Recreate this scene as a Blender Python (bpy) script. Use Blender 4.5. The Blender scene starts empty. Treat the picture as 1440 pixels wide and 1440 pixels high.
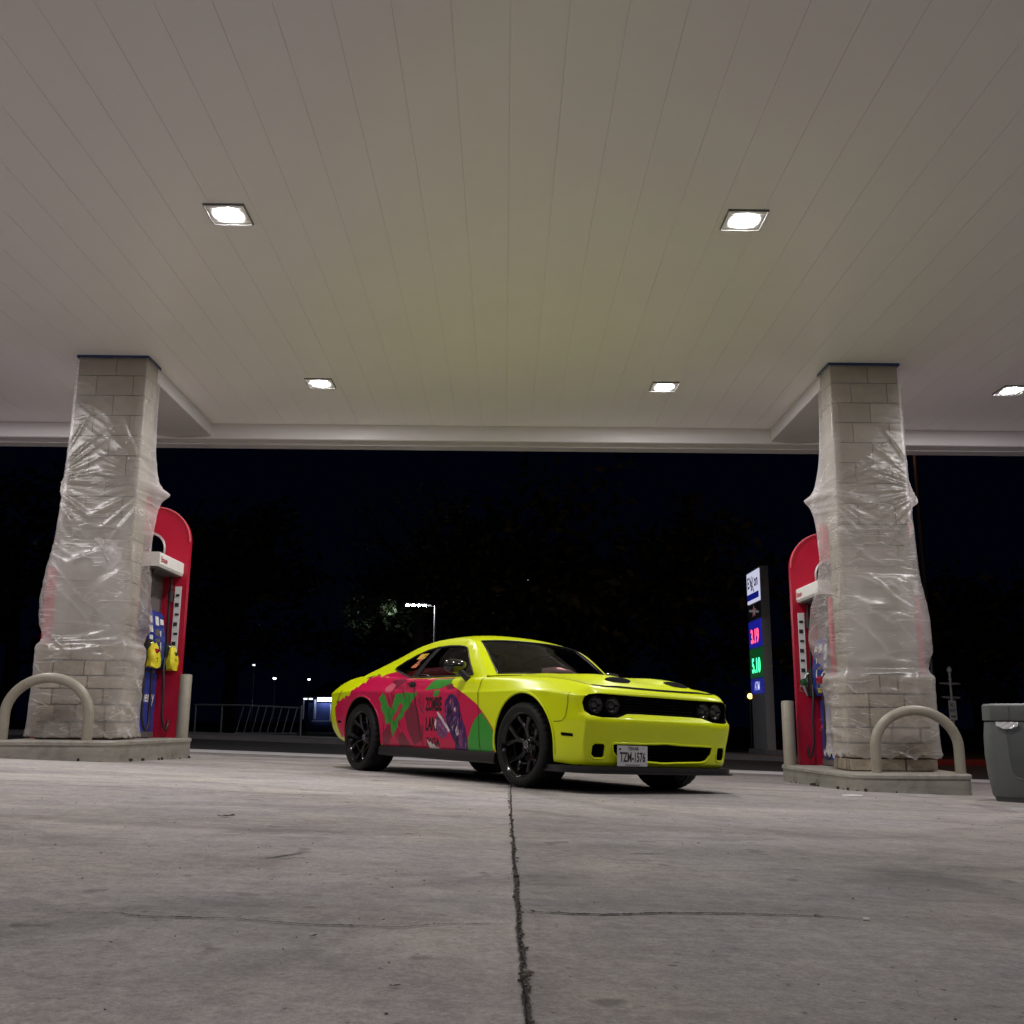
import bpy, bmesh, math, random
import numpy as np
from mathutils import Vector, Matrix, noise
from mathutils.bvhtree import BVHTree
from mathutils.geometry import delaunay_2d_cdt

random.seed(7)
rnd = random.Random(11)
R = math.radians
scene = bpy.context.scene
COL = scene.collection
PI = math.pi

# ------------------------------------------------------------------ camera, sky, exposure
CAM_H = 0.42
_p = math.atan(294 / 1400.0)
_yaw, _roll = 0.0064, 0.008
fw = Vector((math.sin(_yaw) * math.cos(_p), math.cos(_yaw) * math.cos(_p), math.sin(_p)))
rt = Vector((math.cos(_yaw), -math.sin(_yaw), 0))
up = rt.cross(fw)
r2 = rt * math.cos(_roll) + up * math.sin(_roll)
u2 = -rt * math.sin(_roll) + up * math.cos(_roll)
cd = bpy.data.cameras.new('camera')
cam = bpy.data.objects.new('camera', cd)
COL.objects.link(cam)
cd.sensor_width = 36
cd.sensor_fit = 'HORIZONTAL'
cd.lens = 35.0
cd.clip_start = 0.05
cd.clip_end = 1500
m = Matrix.Identity(4)
for i in range(3):
    m[i][0], m[i][1], m[i][2] = r2[i], u2[i], -fw[i]
m[2][3] = CAM_H
cam.matrix_world = m
scene.camera = cam

w = bpy.data.worlds.new('World')
scene.world = w
w.use_nodes = True
bg = w.node_tree.nodes['Background']
bg.inputs['Color'].default_value = (0.12, 0.2, 0.75, 1)      # moonless navy night sky
bg.inputs['Strength'].default_value = 0.0036

scene.view_settings.view_transform = 'Standard'
scene.view_settings.look = 'None'
scene.view_settings.exposure = 0.0
scene.view_settings.gamma = 1.0
scene.cycles.max_bounces = 8
scene.cycles.diffuse_bounces = 4
scene.cycles.glossy_bounces = 4
scene.cycles.transmission_bounces = 6
scene.cycles.transparent_max_bounces = 12
scene.cycles.sample_clamp_indirect = 6
scene.cycles.caustics_reflective = False
scene.cycles.caustics_refractive = False
scene.cycles.use_denoising = True

LAMP = 1020.0          # canopy luminaire lens radiance
GX, GY = -0.030, -0.015


def gz(x, y):
    """height of the sloping forecourt"""
    x = max(-9.0, min(9.0, x))
    y = max(-12.0, min(17.0, y))
    return GX * x + GY * y


# ------------------------------------------------------------------ materials
MATS = {}


def mat(name, color=(0.5, 0.5, 0.5), rough=0.5, metal=0.0, spec=0.5, coat=0.0, emit=None, es=0.0,
        var=0.0, vscale=3.0, bump=0.0, bscale=40.0, rvar=0.0, island=0.0, dirt=None, dscale=1.2, damt=0.0):
    if name in MATS:
        return MATS[name]
    mt = bpy.data.materials.new(name)
    mt.use_nodes = True
    nt = mt.node_tree
    b = nt.nodes['Principled BSDF']
    b.inputs['Base Color'].default_value = (*color, 1)
    b.inputs['Roughness'].default_value = rough
    b.inputs['Metallic'].default_value = metal
    b.inputs['Specular IOR Level'].default_value = spec
    b.inputs['Coat Weight'].default_value = coat
    b.inputs['Coat Roughness'].default_value = 0.06
    if emit:
        b.inputs['Emission Color'].default_value = (*emit, 1)
        b.inputs['Emission Strength'].default_value = es
    N, L = nt.nodes.new, nt.links.new
    tc = N('ShaderNodeTexCoord')
    src = None
    if var or island or damt:
        src = N('ShaderNodeRGB')
        src.outputs[0].default_value = (*color, 1)
        out = src.outputs[0]
        if var:
            n = N('ShaderNodeTexNoise')
            n.inputs['Scale'].default_value = vscale
            n.inputs['Detail'].default_value = 8
            n.inputs['Roughness'].default_value = 0.65
            L(tc.outputs['Object'], n.inputs['Vector'])
            mr = N('ShaderNodeMapRange')
            mr.inputs[1].default_value, mr.inputs[2].default_value = 0.25, 0.75
            mr.inputs[3].default_value, mr.inputs[4].default_value = 1 - var, 1 + var
            L(n.outputs['Fac'], mr.inputs[0])
            hs = N('ShaderNodeHueSaturation')
            L(mr.outputs[0], hs.inputs['Value'])
            L(out, hs.inputs['Color'])
            out = hs.outputs[0]
        if island:
            g = N('ShaderNodeNewGeometry')
            mr = N('ShaderNodeMapRange')
            mr.inputs[3].default_value, mr.inputs[4].default_value = 1 - island, 1 + island
            L(g.outputs['Random Per Island'], mr.inputs[0])
            hs = N('ShaderNodeHueSaturation')
            L(mr.outputs[0], hs.inputs['Value'])
            L(out, hs.inputs['Color'])
            out = hs.outputs[0]
        if damt:
            n = N('ShaderNodeTexNoise')
            n.inputs['Scale'].default_value = dscale
            n.inputs['Detail'].default_value = 9
            n.inputs['Roughness'].default_value = 0.7
            L(tc.outputs['Object'], n.inputs['Vector'])
            mr = N('ShaderNodeMapRange')
            mr.inputs[1].default_value, mr.inputs[2].default_value = 0.52, 0.72
            mr.inputs[3].default_value, mr.inputs[4].default_value = 0, damt
            L(n.outputs['Fac'], mr.inputs[0])
            mx = N('ShaderNodeMix')
            mx.data_type = 'RGBA'
            L(mr.outputs[0], mx.inputs[0])
            L(out, mx.inputs[6])
            mx.inputs[7].default_value = (*(dirt or (0.05, 0.045, 0.04)), 1)
            out = mx.outputs[2]
        L(out, b.inputs['Base Color'])
    if rvar:
        n = N('ShaderNodeTexNoise')
        n.inputs['Scale'].default_value = 2.3
        n.inputs['Detail'].default_value = 6
        L(tc.outputs['Object'], n.inputs['Vector'])
        mr = N('ShaderNodeMapRange')
        mr.inputs[3].default_value, mr.inputs[4].default_value = max(0.02, rough - rvar), min(1, rough + rvar)
        L(n.outputs['Fac'], mr.inputs[0])
        L(mr.outputs[0], b.inputs['Roughness'])
    if bump:
        n = N('ShaderNodeTexNoise')
        n.inputs['Scale'].default_value = bscale
        n.inputs['Detail'].default_value = 5
        L(tc.outputs['Object'], n.inputs['Vector'])
        bp = N('ShaderNodeBump')
        bp.inputs['Strength'].default_value = bump
        bp.inputs['Distance'].default_value = 0.01
        L(n.outputs['Fac'], bp.inputs['Height'])
        L(bp.outputs[0], b.inputs['Normal'])
    MATS[name] = mt
    return mt


def concrete_mat():
    mt = bpy.data.materials.new('forecourt_concrete')
    mt.use_nodes = True
    nt = mt.node_tree
    N, L = nt.nodes.new, nt.links.new
    b = nt.nodes['Principled BSDF']
    tc = N('ShaderNodeTexCoord')

    def ns(scale, det=8, ro=0.6, vec=None, dist=0.0):
        n = N('ShaderNodeTexNoise')
        n.inputs['Scale'].default_value = scale
        n.inputs['Detail'].default_value = det
        n.inputs['Roughness'].default_value = ro
        n.inputs['Distortion'].default_value = dist
        L(vec or tc.outputs['Object'], n.inputs['Vector'])
        return n.outputs['Fac']

    def mrange(s, a, bb, c, d):
        q = N('ShaderNodeMapRange')
        for i, v in enumerate((a, bb, c, d)):
            q.inputs[i + 1].default_value = v
        L(s, q.inputs[0])
        return q.outputs[0]

    def mul(a, c):
        q = N('ShaderNodeMath')
        q.operation = 'MULTIPLY'
        L(a, q.inputs[0])
        if isinstance(c, float):
            q.inputs[1].default_value = c
        else:
            L(c, q.inputs[1])
        return q.outputs[0]
    mp = N('ShaderNodeMapping')
    mp.inputs['Scale'].default_value = (0.5, 1.6, 1)
    mp.inputs['Rotation'].default_value = (0, 0, 0.25)
    L(tc.outputs['Object'], mp.inputs[0])
    big = mrange(ns(0.55, 6, 0.6, mp.outputs[0], 0.6), 0.3, 0.7, 0.68, 1.22)
    mid = mul(mrange(ns(3.2, 9, 0.7), 0.3, 0.7, 0.84, 1.14), mrange(ns(17, 5, 0.7), 0.3, 0.7, 0.78, 1.2))
    fine = mrange(ns(75, 4, 0.7), 0.3, 0.7, 0.76, 1.20)
    grit = mrange(ns(260, 2, 0.5), 0.35, 0.65, 0.88, 1.1)
    mp2 = N('ShaderNodeMapping')
    mp2.inputs['Scale'].default_value = (0.9, 7.0, 1)
    L(tc.outputs['Object'], mp2.inputs[0])
    streak = mrange(ns(1.3, 7, 0.7, mp2.outputs[0], 0.3), 0.5, 0.75, 1.0, 0.80)
    oil = mrange(ns(0.9, 6, 0.6, None, 0.8), 0.54, 0.70, 1.0, 0.64)
    pits = mrange(ns(34, 3, 0.5), 0.27, 0.31, 0.55, 1.0)
    sx = N('ShaderNodeSeparateXYZ')
    L(tc.outputs['Object'], sx.inputs[0])
    slab = mrange(sx.outputs[0], 0.03, 0.045, 1.02, 0.77)

    def arc(cx_, cy_, rad, wd, depth, sc):
        vm = N('ShaderNodeVectorMath')
        vm.operation = 'DISTANCE'
        L(tc.outputs['Object'], vm.inputs[0])
        vm.inputs[1].default_value = (cx_, cy_, 0)
        wob = N('ShaderNodeMath')
        wob.operation = 'MULTIPLY_ADD'
        L(ns(1.6, 3), wob.inputs[0])
        wob.inputs[1].default_value = 0.22
        L(vm.outputs['Value'], wob.inputs[2])
        sb = N('ShaderNodeMath')
        sb.operation = 'SUBTRACT'
        L(wob.outputs[0], sb.inputs[0])
        sb.inputs[1].default_value = rad + 0.11
        ab = N('ShaderNodeMath')
        ab.operation = 'ABSOLUTE'
        L(sb.outputs[0], ab.inputs[0])
        band = mrange(ab.outputs[0], wd * 0.4, wd, depth, 0.0)
        msk = mul(band, mrange(ns(sc, 4, 0.6), 0.42, 0.6, 0.0, 1.0))
        one = N('ShaderNodeMath')
        one.operation = 'SUBTRACT'
        one.inputs[0].default_value = 1.0
        L(msk, one.inputs[1])
        return one.outputs[0]
    arcs = mul(mul(arc(-0.9, 9.4, 5.0, 0.13, 0.34, 0.9), arc(3.2, -1.5, 5.6, 0.16, 0.30, 1.1)), mul(arc(-4.5, 2.0, 6.2, 0.11, 0.26, 1.3), arc(6.5, 9.0, 6.3, 0.14, 0.28, 0.8)))
    spots = mrange(ns(6.5, 2, 0.4), 0.69, 0.73, 1.0, 0.62)
    arcs = mul(arcs, spots)
    v = mul(mul(mul(big, mid), mul(fine, grit)), mul(mul(streak, oil), mul(mul(pits, arcs), slab)))
    warm = mrange(ns(0.8, 4), 0.35, 0.65, 0.0, 1.0)
    mx = N('ShaderNodeMix')
    mx.data_type = 'RGBA'
    L(warm, mx.inputs[0])
    mx.inputs[6].default_value = (0.400, 0.378, 0.384, 1)
    mx.inputs[7].default_value = (0.425, 0.390, 0.362, 1)
    hs = N('ShaderNodeHueSaturation')
    L(mx.outputs[2], hs.inputs['Color'])
    L(v, hs.inputs['Value'])
    L(hs.outputs[0], b.inputs['Base Color'])
    L(mrange(ns(2.0, 6), 0.3, 0.7, 0.62, 0.85), b.inputs['Roughness'])
    b.inputs['Specular IOR Level'].default_value = 0.35
    ad = N('ShaderNodeMath')
    ad.operation = 'ADD'
    L(mul(ns(30, 6, 0.7), 1.0), ad.inputs[0])
    L(mul(ns(190, 3, 0.6), 0.45), ad.inputs[1])
    bp = N('ShaderNodeBump')
    bp.inputs['Strength'].default_value = 0.8
    bp.inputs['Distance'].default_value = 0.008
    L(ad.outputs[0], bp.inputs['Height'])
    L(bp.outputs[0], b.inputs['Normal'])
    return mt


def film_mat():
    """thin wrinkled translucent masking film"""
    mt = bpy.data.materials.new('plastic_film')
    mt.use_nodes = True
    nt = mt.node_tree
    N, L = nt.nodes.new, nt.links.new
    nt.nodes.remove(nt.nodes['Principled BSDF'])
    out = nt.nodes['Material Output']
    tc = N('ShaderNodeTexCoord')

    def math_(op, a_, b_=None, c_=None):
        q = N('ShaderNodeMath')
        q.operation = op
        for k_, v_ in enumerate((a_, b_, c_)):
            if v_ is None:
                continue
            if isinstance(v_, (int, float)):
                q.inputs[k_].default_value = v_
            else:
                L(v_, q.inputs[k_])
        return q.outputs[0]

    def noise_(sc, det, scale3, rot, dist=0.4):
        mp_ = N('ShaderNodeMapping')
        mp_.inputs['Scale'].default_value = scale3
        mp_.inputs['Rotation'].default_value = rot
        L(tc.outputs['Object'], mp_.inputs[0])
        n_ = N('ShaderNodeTexNoise')
        n_.inputs['Scale'].default_value = sc
        n_.inputs['Detail'].default_value = det
        n_.inputs['Roughness'].default_value = 0.5
        n_.inputs['Distortion'].default_value = dist
        L(mp_.outputs[0], n_.inputs['Vector'])
        return n_.outputs['Fac']

    def crease(n_, wdt, mask):
        d_ = math_('ABSOLUTE', math_('SUBTRACT', n_, 0.5))
        q = N('ShaderNodeMapRange')
        q.interpolation_type = 'SMOOTHSTEP'
        q.inputs[1].default_value, q.inputs[2].default_value = 0.0, wdt
        q.inputs[3].default_value, q.inputs[4].default_value = 1.0, 0.0
        L(d_, q.inputs[0])
        r_ = N('ShaderNodeMapRange')
        r_.inputs[1].default_value, r_.inputs[2].default_value = 0.50, 0.66
        L(mask, r_.inputs[0])
        return math_('MULTIPLY', q.outputs[0], r_.outputs[0])
    ca = crease(noise_(1.5, 2, (1.0, 1.0, 4.0), (0, 0.55, 0)), 0.022, noise_(2.2, 2, (1, 1, 1), (0, 0, 0)))
    cb = crease(noise_(1.3, 2, (1.2, 1.2, 6.0), (0, -0.6, 0.3)), 0.020, noise_(2.0, 2, (1, 1, 1.3), (1, 0, 2)))
    cc = crease(noise_(2.4, 1, (0.6, 0.6, 5.0), (0, 0.15, 0.7)), 0.018, noise_(2.6, 2, (1, 1, 1), (2, 1, 0)))
    lines = math_('MAXIMUM', math_('MAXIMUM', ca, cb), cc)
    soft = noise_(1.3, 2, (1, 1, 2.2), (0, 0.35, 0), 0.8)
    hgt = math_('ADD', math_('MULTIPLY', soft, 1.0), math_('MULTIPLY', lines, 0.30))
    bp = N('ShaderNodeBump')
    bp.inputs['Strength'].default_value = 0.40
    bp.inputs['Distance'].default_value = 0.02
    L(hgt, bp.inputs['Height'])
    big = N('ShaderNodeTexNoise')
    big.inputs['Scale'].default_value = 1.6
    big.inputs['Detail'].default_value = 3
    L(tc.outputs['Object'], big.inputs['Vector'])
    mr = N('ShaderNodeMapRange')
    mr.inputs[1].default_value, mr.inputs[2].default_value = 0.3, 0.75
    mr.inputs[3].default_value, mr.inputs[4].default_value = -0.08, 0.14
    L(big.outputs['Fac'], mr.inputs[0])
    at = N('ShaderNodeAttribute')
    at.attribute_name = 'layers'
    lay = N('ShaderNodeMath')
    lay.operation = 'ADD'
    L(at.outputs['Fac'], lay.inputs[0])
    L(mr.outputs[0], lay.inputs[1])
    lop = math_('MULTIPLY', lines, math_('MULTIPLY_ADD', at.outputs['Fac'], 1.1, 0.10))
    ad = N('ShaderNodeMath')
    ad.operation = 'ADD'
    ad.use_clamp = True
    L(lay.outputs[0], ad.inputs[0])
    L(lop, ad.inputs[1])
    tr = N('ShaderNodeBsdfTransparent')
    df = N('ShaderNodeBsdfDiffuse')
    df.inputs['Color'].default_value = (0.86, 0.84, 0.84, 1)
    L(bp.outputs[0], df.inputs['Normal'])
    tl = N('ShaderNodeBsdfTranslucent')
    tl.inputs['Color'].default_value = (0.86, 0.83, 0.83, 1)
    L(bp.outputs[0], tl.inputs['Normal'])
    m1 = N('ShaderNodeMixShader')
    m1.inputs[0].default_value = 0.5
    L(df.outputs[0], m1.inputs[1])
    L(tl.outputs[0], m1.inputs[2])
    m2 = N('ShaderNodeMixShader')
    L(ad.outputs[0], m2.inputs[0])
    L(tr.outputs[0], m2.inputs[1])
    L(m1.outputs[0], m2.inputs[2])
    gl = N('ShaderNodeBsdfGlossy')
    gl.inputs['Roughness'].default_value = 0.27
    gl.inputs['Color'].default_value = (0.9, 0.9, 0.9, 1)
    L(bp.outputs[0], gl.inputs['Normal'])
    m3 = N('ShaderNodeMixShader')
    m3.inputs[0].default_value = 0.055
    L(m2.outputs[0], m3.inputs[1])
    L(gl.outputs[0], m3.inputs[2])
    L(m3.outputs[0], out.inputs[0])
    return mt


def glass_mat(name, tint, gloss=0.08, rough=0.02):
    mt = bpy.data.materials.new(name)
    mt.use_nodes = True
    nt = mt.node_tree
    N, L = nt.nodes.new, nt.links.new
    nt.nodes.remove(nt.nodes['Principled BSDF'])
    tr = N('ShaderNodeBsdfTransparent')
    tr.inputs[0].default_value = (*tint, 1)
    gl = N('ShaderNodeBsdfGlossy')
    gl.inputs['Roughness'].default_value = rough
    fr = N('ShaderNodeFresnel')
    fr.inputs[0].default_value = 1.52
    mx = N('ShaderNodeMixShader')
    L(fr.outputs[0], mx.inputs[0])
    L(tr.outputs[0], mx.inputs[1])
    L(gl.outputs[0], mx.inputs[2])
    L(mx.outputs[0], nt.nodes['Material Output'].inputs[0])
    return mt


def leaf_mat(name, c1, c2):
    mt = bpy.data.materials.new(name)
    mt.use_nodes = True
    nt = mt.node_tree
    N, L = nt.nodes.new, nt.links.new
    b = nt.nodes['Principled BSDF']
    g = N('ShaderNodeNewGeometry')
    mx = N('ShaderNodeMix')
    mx.data_type = 'RGBA'
    L(g.outputs['Random Per Island'], mx.inputs[0])
    mx.inputs[6].default_value = (*c1, 1)
    mx.inputs[7].default_value = (*c2, 1)
    L(mx.outputs[2], b.inputs['Base Color'])
    b.inputs['Roughness'].default_value = 0.55
    return mt


# ------------------------------------------------------------------ object helpers
def tag(o, label=None, cat=None, group=None, kind=None):
    if label:
        o['label'] = label
    if cat:
        o['category'] = cat
    if group:
        o['group'] = group
    if kind:
        o['kind'] = kind
    return o


def empty(name, loc=(0, 0, 0), rz=0.0):
    o = bpy.data.objects.new(name, None)
    COL.objects.link(o)
    o.location = loc
    o.rotation_euler = (0, 0, rz)
    o.empty_display_size = 0.1
    return o


def link(name, me, material=None, parent=None, smooth=None):
    if material is not None:
        ms = material if isinstance(material, (list, tuple)) else [material]
        if len(me.materials) == 0:
            for mm in ms:
                me.materials.append(mm)
    if smooth is not None:
        shade(me, smooth)
    o = bpy.data.objects.new(name, me)
    COL.objects.link(o)
    if parent is not None:
        o.parent = parent
    return o


def shade(me, ang):
    """smooth shading with edges sharper than ang degrees kept hard"""
    if len(me.polygons) == 0:
        return
    me.polygons.foreach_set('use_smooth', [True] * len(me.polygons))
    me.set_sharp_from_angle(angle=R(ang))
    me.update()


def copy_tree(o, parent=None):
    c = o.copy()
    COL.objects.link(c)
    if parent is not None:
        c.parent = parent
    for ch in [q for q in bpy.data.objects if q.parent == o]:
        copy_tree(ch, c)
    return c


class MB:
    """collects shapes into one mesh"""

    def __init__(self):
        self.v, self.f, self.mi = [], [], []

    def add(self, vs, fs, mi=0):
        n = len(self.v)
        self.v += [tuple(p) for p in vs]
        self.f += [tuple(i + n for i in q) for q in fs]
        self.mi += [mi] * len(fs)
        return self

    def box(self, c, s, bev=0.0, rot=None, mi=0):
        bm = bmesh.new()
        bmesh.ops.create_cube(bm, size=1.0)
        for vv in bm.verts:
            vv.co = Vector((vv.co.x * s[0], vv.co.y * s[1], vv.co.z * s[2]))
        if bev > 0:
            bmesh.ops.bevel(bm, geom=list(bm.edges), offset=bev, segments=2, affect='EDGES', profile=0.6)
        mt_ = Matrix.Translation(Vector(c))
        if rot is not None:
            mt_ = mt_ @ rot
        bm.transform(mt_)
        bm.verts.ensure_lookup_table()
        bm.verts.index_update()
        self.add([p.co for p in bm.verts], [[p.index for p in q.verts] for q in bm.faces], mi)
        bm.free()
        return self

    def tube(self, pts, r, seg=10, caps=True, mi=0):
        pts = [Vector(p) for p in pts]
        n = len(pts)
        rr = r if isinstance(r, (list, tuple)) else [r] * n
        t0 = (pts[1] - pts[0]).normalized()
        ref = Vector((0, 0, 1)) if abs(t0.z) < 0.9 else Vector((1, 0, 0))
        nn = t0.cross(ref).normalized()
        vs, fs = [], []
        for i, p in enumerate(pts):
            t = (pts[min(i + 1, n - 1)] - pts[max(i - 1, 0)]).normalized()
            nn = (nn - t * nn.dot(t)).normalized()
            bb = t.cross(nn)
            for k in range(seg):
                a = 2 * PI * k / seg
                vs.append(p + (nn * math.cos(a) + bb * math.sin(a)) * rr[i])
        for i in range(n - 1):
            for k in range(seg):
                k2 = (k + 1) % seg
                fs.append((i * seg + k, i * seg + k2, (i + 1) * seg + k2, (i + 1) * seg + k))
        if caps:
            fs.append(tuple(range(seg))[::-1])
            fs.append(tuple((n - 1) * seg + k for k in range(seg)))
        return self.add(vs, fs, mi)

    def lathe(self, prof, seg=32, axis='z', c=(0, 0, 0), closed=False, mi=0):
        """prof = [(radius, height)]"""
        vs, fs = [], []
        c = Vector(c)
        for k in range(seg):
            a = 2 * PI * k / seg
            for (r_, h) in prof:
                x, y = r_ * math.cos(a), r_ * math.sin(a)
                if axis == 'z':
                    vs.append(c + Vector((x, y, h)))
                elif axis == 'y':
                    vs.append(c + Vector((x, h, y)))
                else:
                    vs.append(c + Vector((h, x, y)))
        n = len(prof)
        for k in range(seg):
            k2 = (k + 1) % seg
            for i in range(n if closed else n - 1):
                j = (i + 1) % n
                fs.append((k * n + i, k2 * n + i, k2 * n + j, k * n + j))
        return self.add(vs, fs, mi)

    def prism(self, poly, y0, y1, plane='xz', mi=0):
        """closed polygon extruded between y0 and y1 along the axis left out of plane"""
        n = len(poly)

        def P(a, b, h):
            return {'xz': (a, h, b), 'xy': (a, b, h), 'yz': (h, a, b)}[plane]
        vs = [P(a, b, y0) for a, b in poly] + [P(a, b, y1) for a, b in poly]
        fs = [(i, (i + 1) % n, n + (i + 1) % n, n + i) for i in range(n)]
        fs.append(tuple(range(n))[::-1])
        fs.append(tuple(range(n, 2 * n)))
        return self.add(vs, fs, mi)

    def mesh(self, name, weld=0.0, recalc=True):
        me = bpy.data.meshes.new(name)
        me.from_pydata([tuple(p) for p in self.v], [], self.f)
        if any(self.mi):
            me.polygons.foreach_set('material_index', self.mi)
        if weld > 0 or recalc:
            bm = bmesh.new()
            bm.from_mesh(me)
            if weld > 0:
                bmesh.ops.remove_doubles(bm, verts=bm.verts, dist=weld)
            if recalc:
                bmesh.ops.recalc_face_normals(bm, faces=bm.faces)
            bm.to_mesh(me)
            bm.free()
        me.update()
        return me

    def build(self, name, material, parent=None, smooth=35, weld=0.0, recalc=True):
        return link(name, self.mesh(name, weld, recalc), material, parent, smooth)


def text_mesh(body, size=1.0, xs=1.0, thick=0.0):
    """flat lettering mesh, centred, in the XY plane"""
    cu = bpy.data.curves.new('lettering', 'FONT')
    cu.body = body
    cu.size = size
    cu.align_x = 'CENTER'
    cu.align_y = 'CENTER'
    cu.resolution_u = 4
    cu.offset = thick
    ob = bpy.data.objects.new('lettering', cu)
    COL.objects.link(ob)
    bpy.context.view_layer.update()
    dg = bpy.context.evaluated_depsgraph_get()
    me = bpy.data.meshes.new_from_object(ob.evaluated_get(dg))
    bpy.data.objects.remove(ob)
    vs = [(p.co.x * xs, p.co.y, 0) for p in me.vertices]
    fs = [tuple(q.vertices) for q in me.polygons]
    bpy.data.meshes.remove(me)
    return vs, fs


def lettering(body, size, origin, ux, uy, material, parent, name='lettering', xs=1.0, thick=0.0):
    vs, fs = text_mesh(body, size, xs, thick)
    o, ux, uy = Vector(origin), Vector(ux), Vector(uy)
    mb = MB()
    mb.add([o + ux * a + uy * b for a, b, _ in vs], fs)
    return mb.build(name, material, parent, smooth=None, recalc=False)


def pchip(xs, ys):
    xs, ys = np.array(xs, float), np.array(ys, float)
    o = np.argsort(xs)
    xs, ys = xs[o], ys[o]
    h = np.diff(xs)
    d = np.diff(ys) / h
    mm = np.zeros_like(ys)
    for i in range(1, len(xs) - 1):
        if d[i - 1] * d[i] > 0:
            w1, w2 = 2 * h[i] + h[i - 1], h[i] + 2 * h[i - 1]
            mm[i] = (w1 + w2) / (w1 / d[i - 1] + w2 / d[i])
    mm[0], mm[-1] = d[0], d[-1]

    def f(x):
        x = min(max(x, xs[0]), xs[-1])
        i = min(max(int(np.searchsorted(xs, x)) - 1, 0), len(h) - 1)
        t = (x - xs[i]) / h[i]
        return float((1 + 2 * t) * (1 - t) ** 2 * ys[i] + t * (1 - t) ** 2 * h[i] * mm[i]
                     + t * t * (3 - 2 * t) * ys[i + 1] + t * t * (t - 1) * h[i] * mm[i + 1])
    return f


def lerp_tab(tab):
    xs = [a for a, _ in tab]
    ys = [b for _, b in tab]
    return lambda x: float(np.interp(x, xs, ys))


def inside(poly, x, y):
    c = False
    n = len(poly)
    j = n - 1
    for i in range(n):
        xi, yi = poly[i]
        xj, yj = poly[j]
        if (yi > y) != (yj > y) and x < (xj - xi) * (y - yi) / (yj - yi) + xi:
            c = not c
        j = i
    return c


def densify(poly, step, closed=True):
    out = []
    n = len(poly)
    for i in range(n if closed else n - 1):
        a, b = poly[i], poly[(i + 1) % n]
        L_ = math.hypot(b[0] - a[0], b[1] - a[1])
        k = max(1, int(math.ceil(L_ / step)))
        for q in range(k):
            t = q / k
            out.append((a[0] + (b[0] - a[0]) * t, a[1] + (b[1] - a[1]) * t))
    if not closed:
        out.append(poly[-1])
    return out


def chaikin(pts, n=2, closed=False):
    for _ in range(n):
        out = [] if closed else [pts[0]]
        m_ = len(pts)
        for i in range(m_ if closed else m_ - 1):
            a, b = pts[i], pts[(i + 1) % m_]
            out.append(tuple(p * 0.75 + q * 0.25 for p, q in zip(a, b)))
            out.append(tuple(p * 0.25 + q * 0.75 for p, q in zip(a, b)))
        if not closed:
            out.append(pts[-1])
        pts = out
    return pts


def cdt(poly, step, holes=(), extra=()):
    """triangulate polygon (minus holes) with inner points; returns 2D verts, faces"""
    loops = [densify(poly, step)] + [densify(h, step) for h in holes]
    vs, es = [], []
    for lp in loops:
        n0 = len(vs)
        vs += [Vector(p) for p in lp]
        es += [(n0 + i, n0 + (i + 1) % len(lp)) for i in range(len(lp))]
    xs = [p[0] for p in loops[0]]
    ys = [p[1] for p in loops[0]]
    ny = 0
    y = min(ys) + step / 2
    while y < max(ys):
        x = min(xs) + step / 2 + (ny % 2) * step / 2
        while x < max(xs):
            if inside(loops[0], x, y) and not any(inside(h, x, y) for h in loops[1:]):
                dmin = min((x - p.x) ** 2 + (y - p.y) ** 2 for p in vs[:sum(len(l_) for l_ in loops)])
                if dmin > (step * 0.45) ** 2:
                    vs.append(Vector((x, y)))
            x += step
        y += step * 0.87
        ny += 1
    for (x, y) in extra:
        if inside(loops[0], x, y) and not any(inside(h, x, y) for h in loops[1:]):
            vs.append(Vector((x, y)))
    ov, oe, of, *_ = delaunay_2d_cdt(vs, es, [], 0, 1e-6)
    fs = []
    for f in of:
        cx = sum(ov[i].x for i in f) / len(f)
        cy = sum(ov[i].y for i in f) / len(f)
        if inside(loops[0], cx, cy) and not any(inside(h, cx, cy) for h in loops[1:]):
            fs.append(tuple(f))
    return [(p.x, p.y) for p in ov], fs


# ------------------------------------------------------------------ shared materials
M_conc = concrete_mat()
M_joint = mat('joint_dirt', (0.062, 0.053, 0.047), 0.95, var=0.6, vscale=60, bump=1.0, bscale=120)
M_crack = mat('crack_dark', (0.015, 0.013, 0.012), 0.95, spec=0.1)
M_asph = mat('asphalt', (0.05, 0.049, 0.052), 0.9, var=0.25, vscale=2, bump=0.4, bscale=90)
M_strip = mat('pale_concrete', (0.80, 0.78, 0.80), 0.8, var=0.12, vscale=2, bump=0.2, bscale=60)
M_soil = mat('dark_verge', (0.03, 0.035, 0.02), 0.95, var=0.4, vscale=5)
M_ceil = mat('soffit_white', (0.89, 0.86, 0.885), 0.34, spec=0.42, var=0.025, vscale=0.6, bump=0.05, bscale=2.2, rvar=0.06)
M_fascia = mat('fascia_white', (0.60, 0.575, 0.585), 0.35, var=0.03, vscale=1.5)
M_lens = mat('lamp_lens', (0.9, 0.9, 0.9), 0.3, emit=(1.0, 0.955, 0.945), es=LAMP)
M_lampframe = mat('lamp_frame', (0.80, 0.79, 0.78), 0.5)
M_block = mat('painted_block', (0.30, 0.265, 0.215), 0.8, island=0.10, var=0.10, vscale=7, bump=0.35, bscale=45)
M_mortar = mat('mortar', (0.14, 0.13, 0.12), 0.95)
M_stone = mat('rough_stone', (0.34, 0.29, 0.225), 0.9, island=0.32, var=0.3, vscale=9, bump=0.9, bscale=22)
M_tape = mat('blue_tape', (0.010, 0.035, 0.14), 0.55, var=0.2, vscale=9)
M_film = film_mat()
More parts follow.
